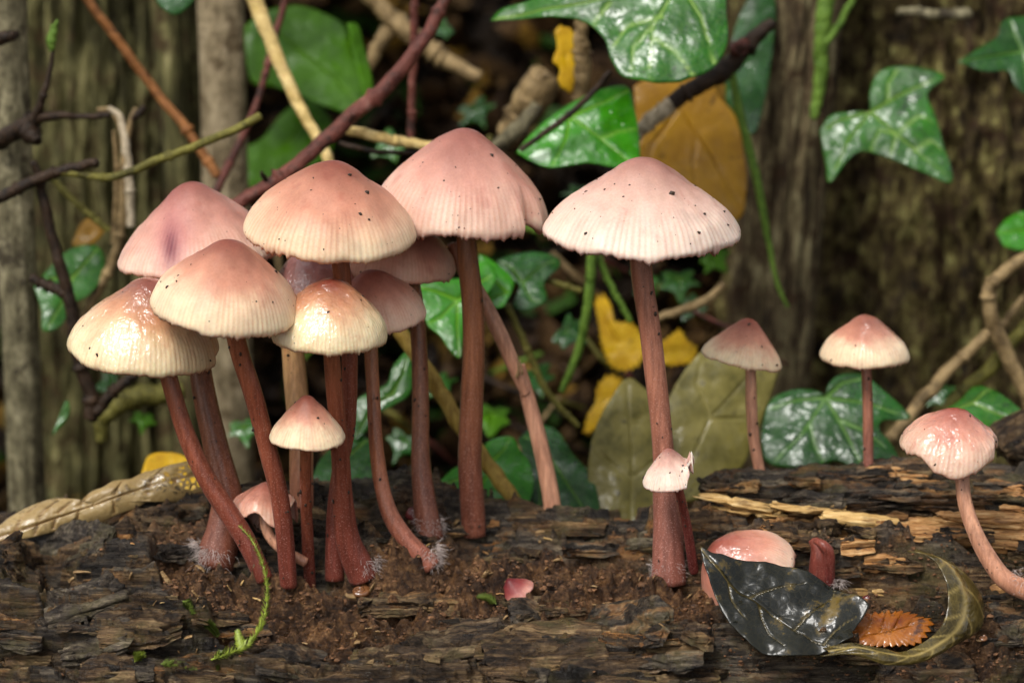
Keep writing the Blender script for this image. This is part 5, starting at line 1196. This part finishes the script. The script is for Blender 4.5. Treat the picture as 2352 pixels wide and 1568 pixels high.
# small ivy leaves and stems filling the shade behind the stems
def small_ivy(px, py, Y, size, rot, mat, seed, label, group):
    base = [(0, 0.16), (-0.30, 0.30), (-0.62, 0.22), (-0.52, -0.05), (-0.80, -0.30), (-0.36, -0.40), (-0.16, -0.70), (0.0, -1.0), (0.16, -0.70), (0.36, -0.40), (0.80, -0.30), (0.52, -0.05), (0.62, 0.22), (0.30, 0.30)]
    c_, s_ = math.cos(rot), math.sin(rot)
    g = np.random.default_rng(seed)
    f = lambda x, y: (px+size*(c_*x+s_*y), py-size*(-s_*x+c_*y))
    ol = [f(x*g.uniform(0.85, 1.15), y*g.uniform(0.85, 1.15)) for x, y in base]
    ve = [[f(0, 0), f(0, -0.5), f(0, -0.95)], [f(0, 0), f(-0.4, -0.15), f(-0.76, -0.28)], [f(0, 0), f(0.4, -0.15), f(0.76, -0.28)], [f(0, 0), f(-0.55, 0.18)], [f(0, 0), f(0.55, 0.18)]]
    px_leaf('ivy_leaf', label, ol, f(0, 0), Y, (g.uniform(-0.3, 0.3), -0.75, g.uniform(0.4, 0.8)), ve, mat, seed+0.3, 'ivy leaf', vw=size*0.035, nring=14, nout=84, group=group)
gi = np.random.default_rng(91)
spots = [(1020,60,13),(1090,250,14),(900,330,12),(1180,430,11),(1330,440,11),(1420,520,10),(1560,640,10),(1640,590,11),(1300,760,9),(1230,860,9),(1010,880,9),(1130,950,8.5),(870,690,9),(930,1010,7.5),(560,980,8),(330,960,9),(260,880,10),(1600,700,11),(1490,640,11),(690,450,12),(420,520,12),(2150,900,9),(1680,1010,8)]
for k, (x, y, yy) in enumerate(spots):
    small_ivy(x, y, yy, gi.uniform(34, 62), gi.uniform(-1.2, 1.2), [M_IVY_DARK, M_IVY_DARK, M_IVY, M_GREEN][k % 4], 200+k, ['small dark ivy leaf in the blurred undergrowth behind the mushrooms', 'small dark ivy leaf in the blurred undergrowth behind the mushrooms', 'small mid green ivy leaf in the blurred undergrowth', 'small yellowish green leaf in the blurred undergrowth'][k % 4], 'small ivy leaves in the undergrowth')
for k in range(26):
    x = gi.uniform(560, 1720); y = gi.uniform(380, 1050); yy = gi.uniform(9, 15); an = gi.uniform(0.2, 2.9); L = gi.uniform(60, 170)
    dx, dy = math.cos(an)*L, math.sin(an)*L
    twig('undergrowth_twig', 'thin %s twig in the shady blurred undergrowth behind the mushrooms' % ['tan', 'olive', 'fresh green', 'blackish', 'reddish'][k % 5], 'twig', [(x-dx, y-dy, yy), (x+gi.uniform(-15, 15), y+gi.uniform(-15, 15), yy-0.3), (x+dx, y+dy, yy+0.4)], [gi.uniform(3, 8), gi.uniform(5, 9), 4], [M_TANTWIG, M_OLTWIG, M_GSTEM, M_DKTWIG, M_REDTWIG][k % 5], 300+k, n=40, seg=8, group='thin twigs in the undergrowth')
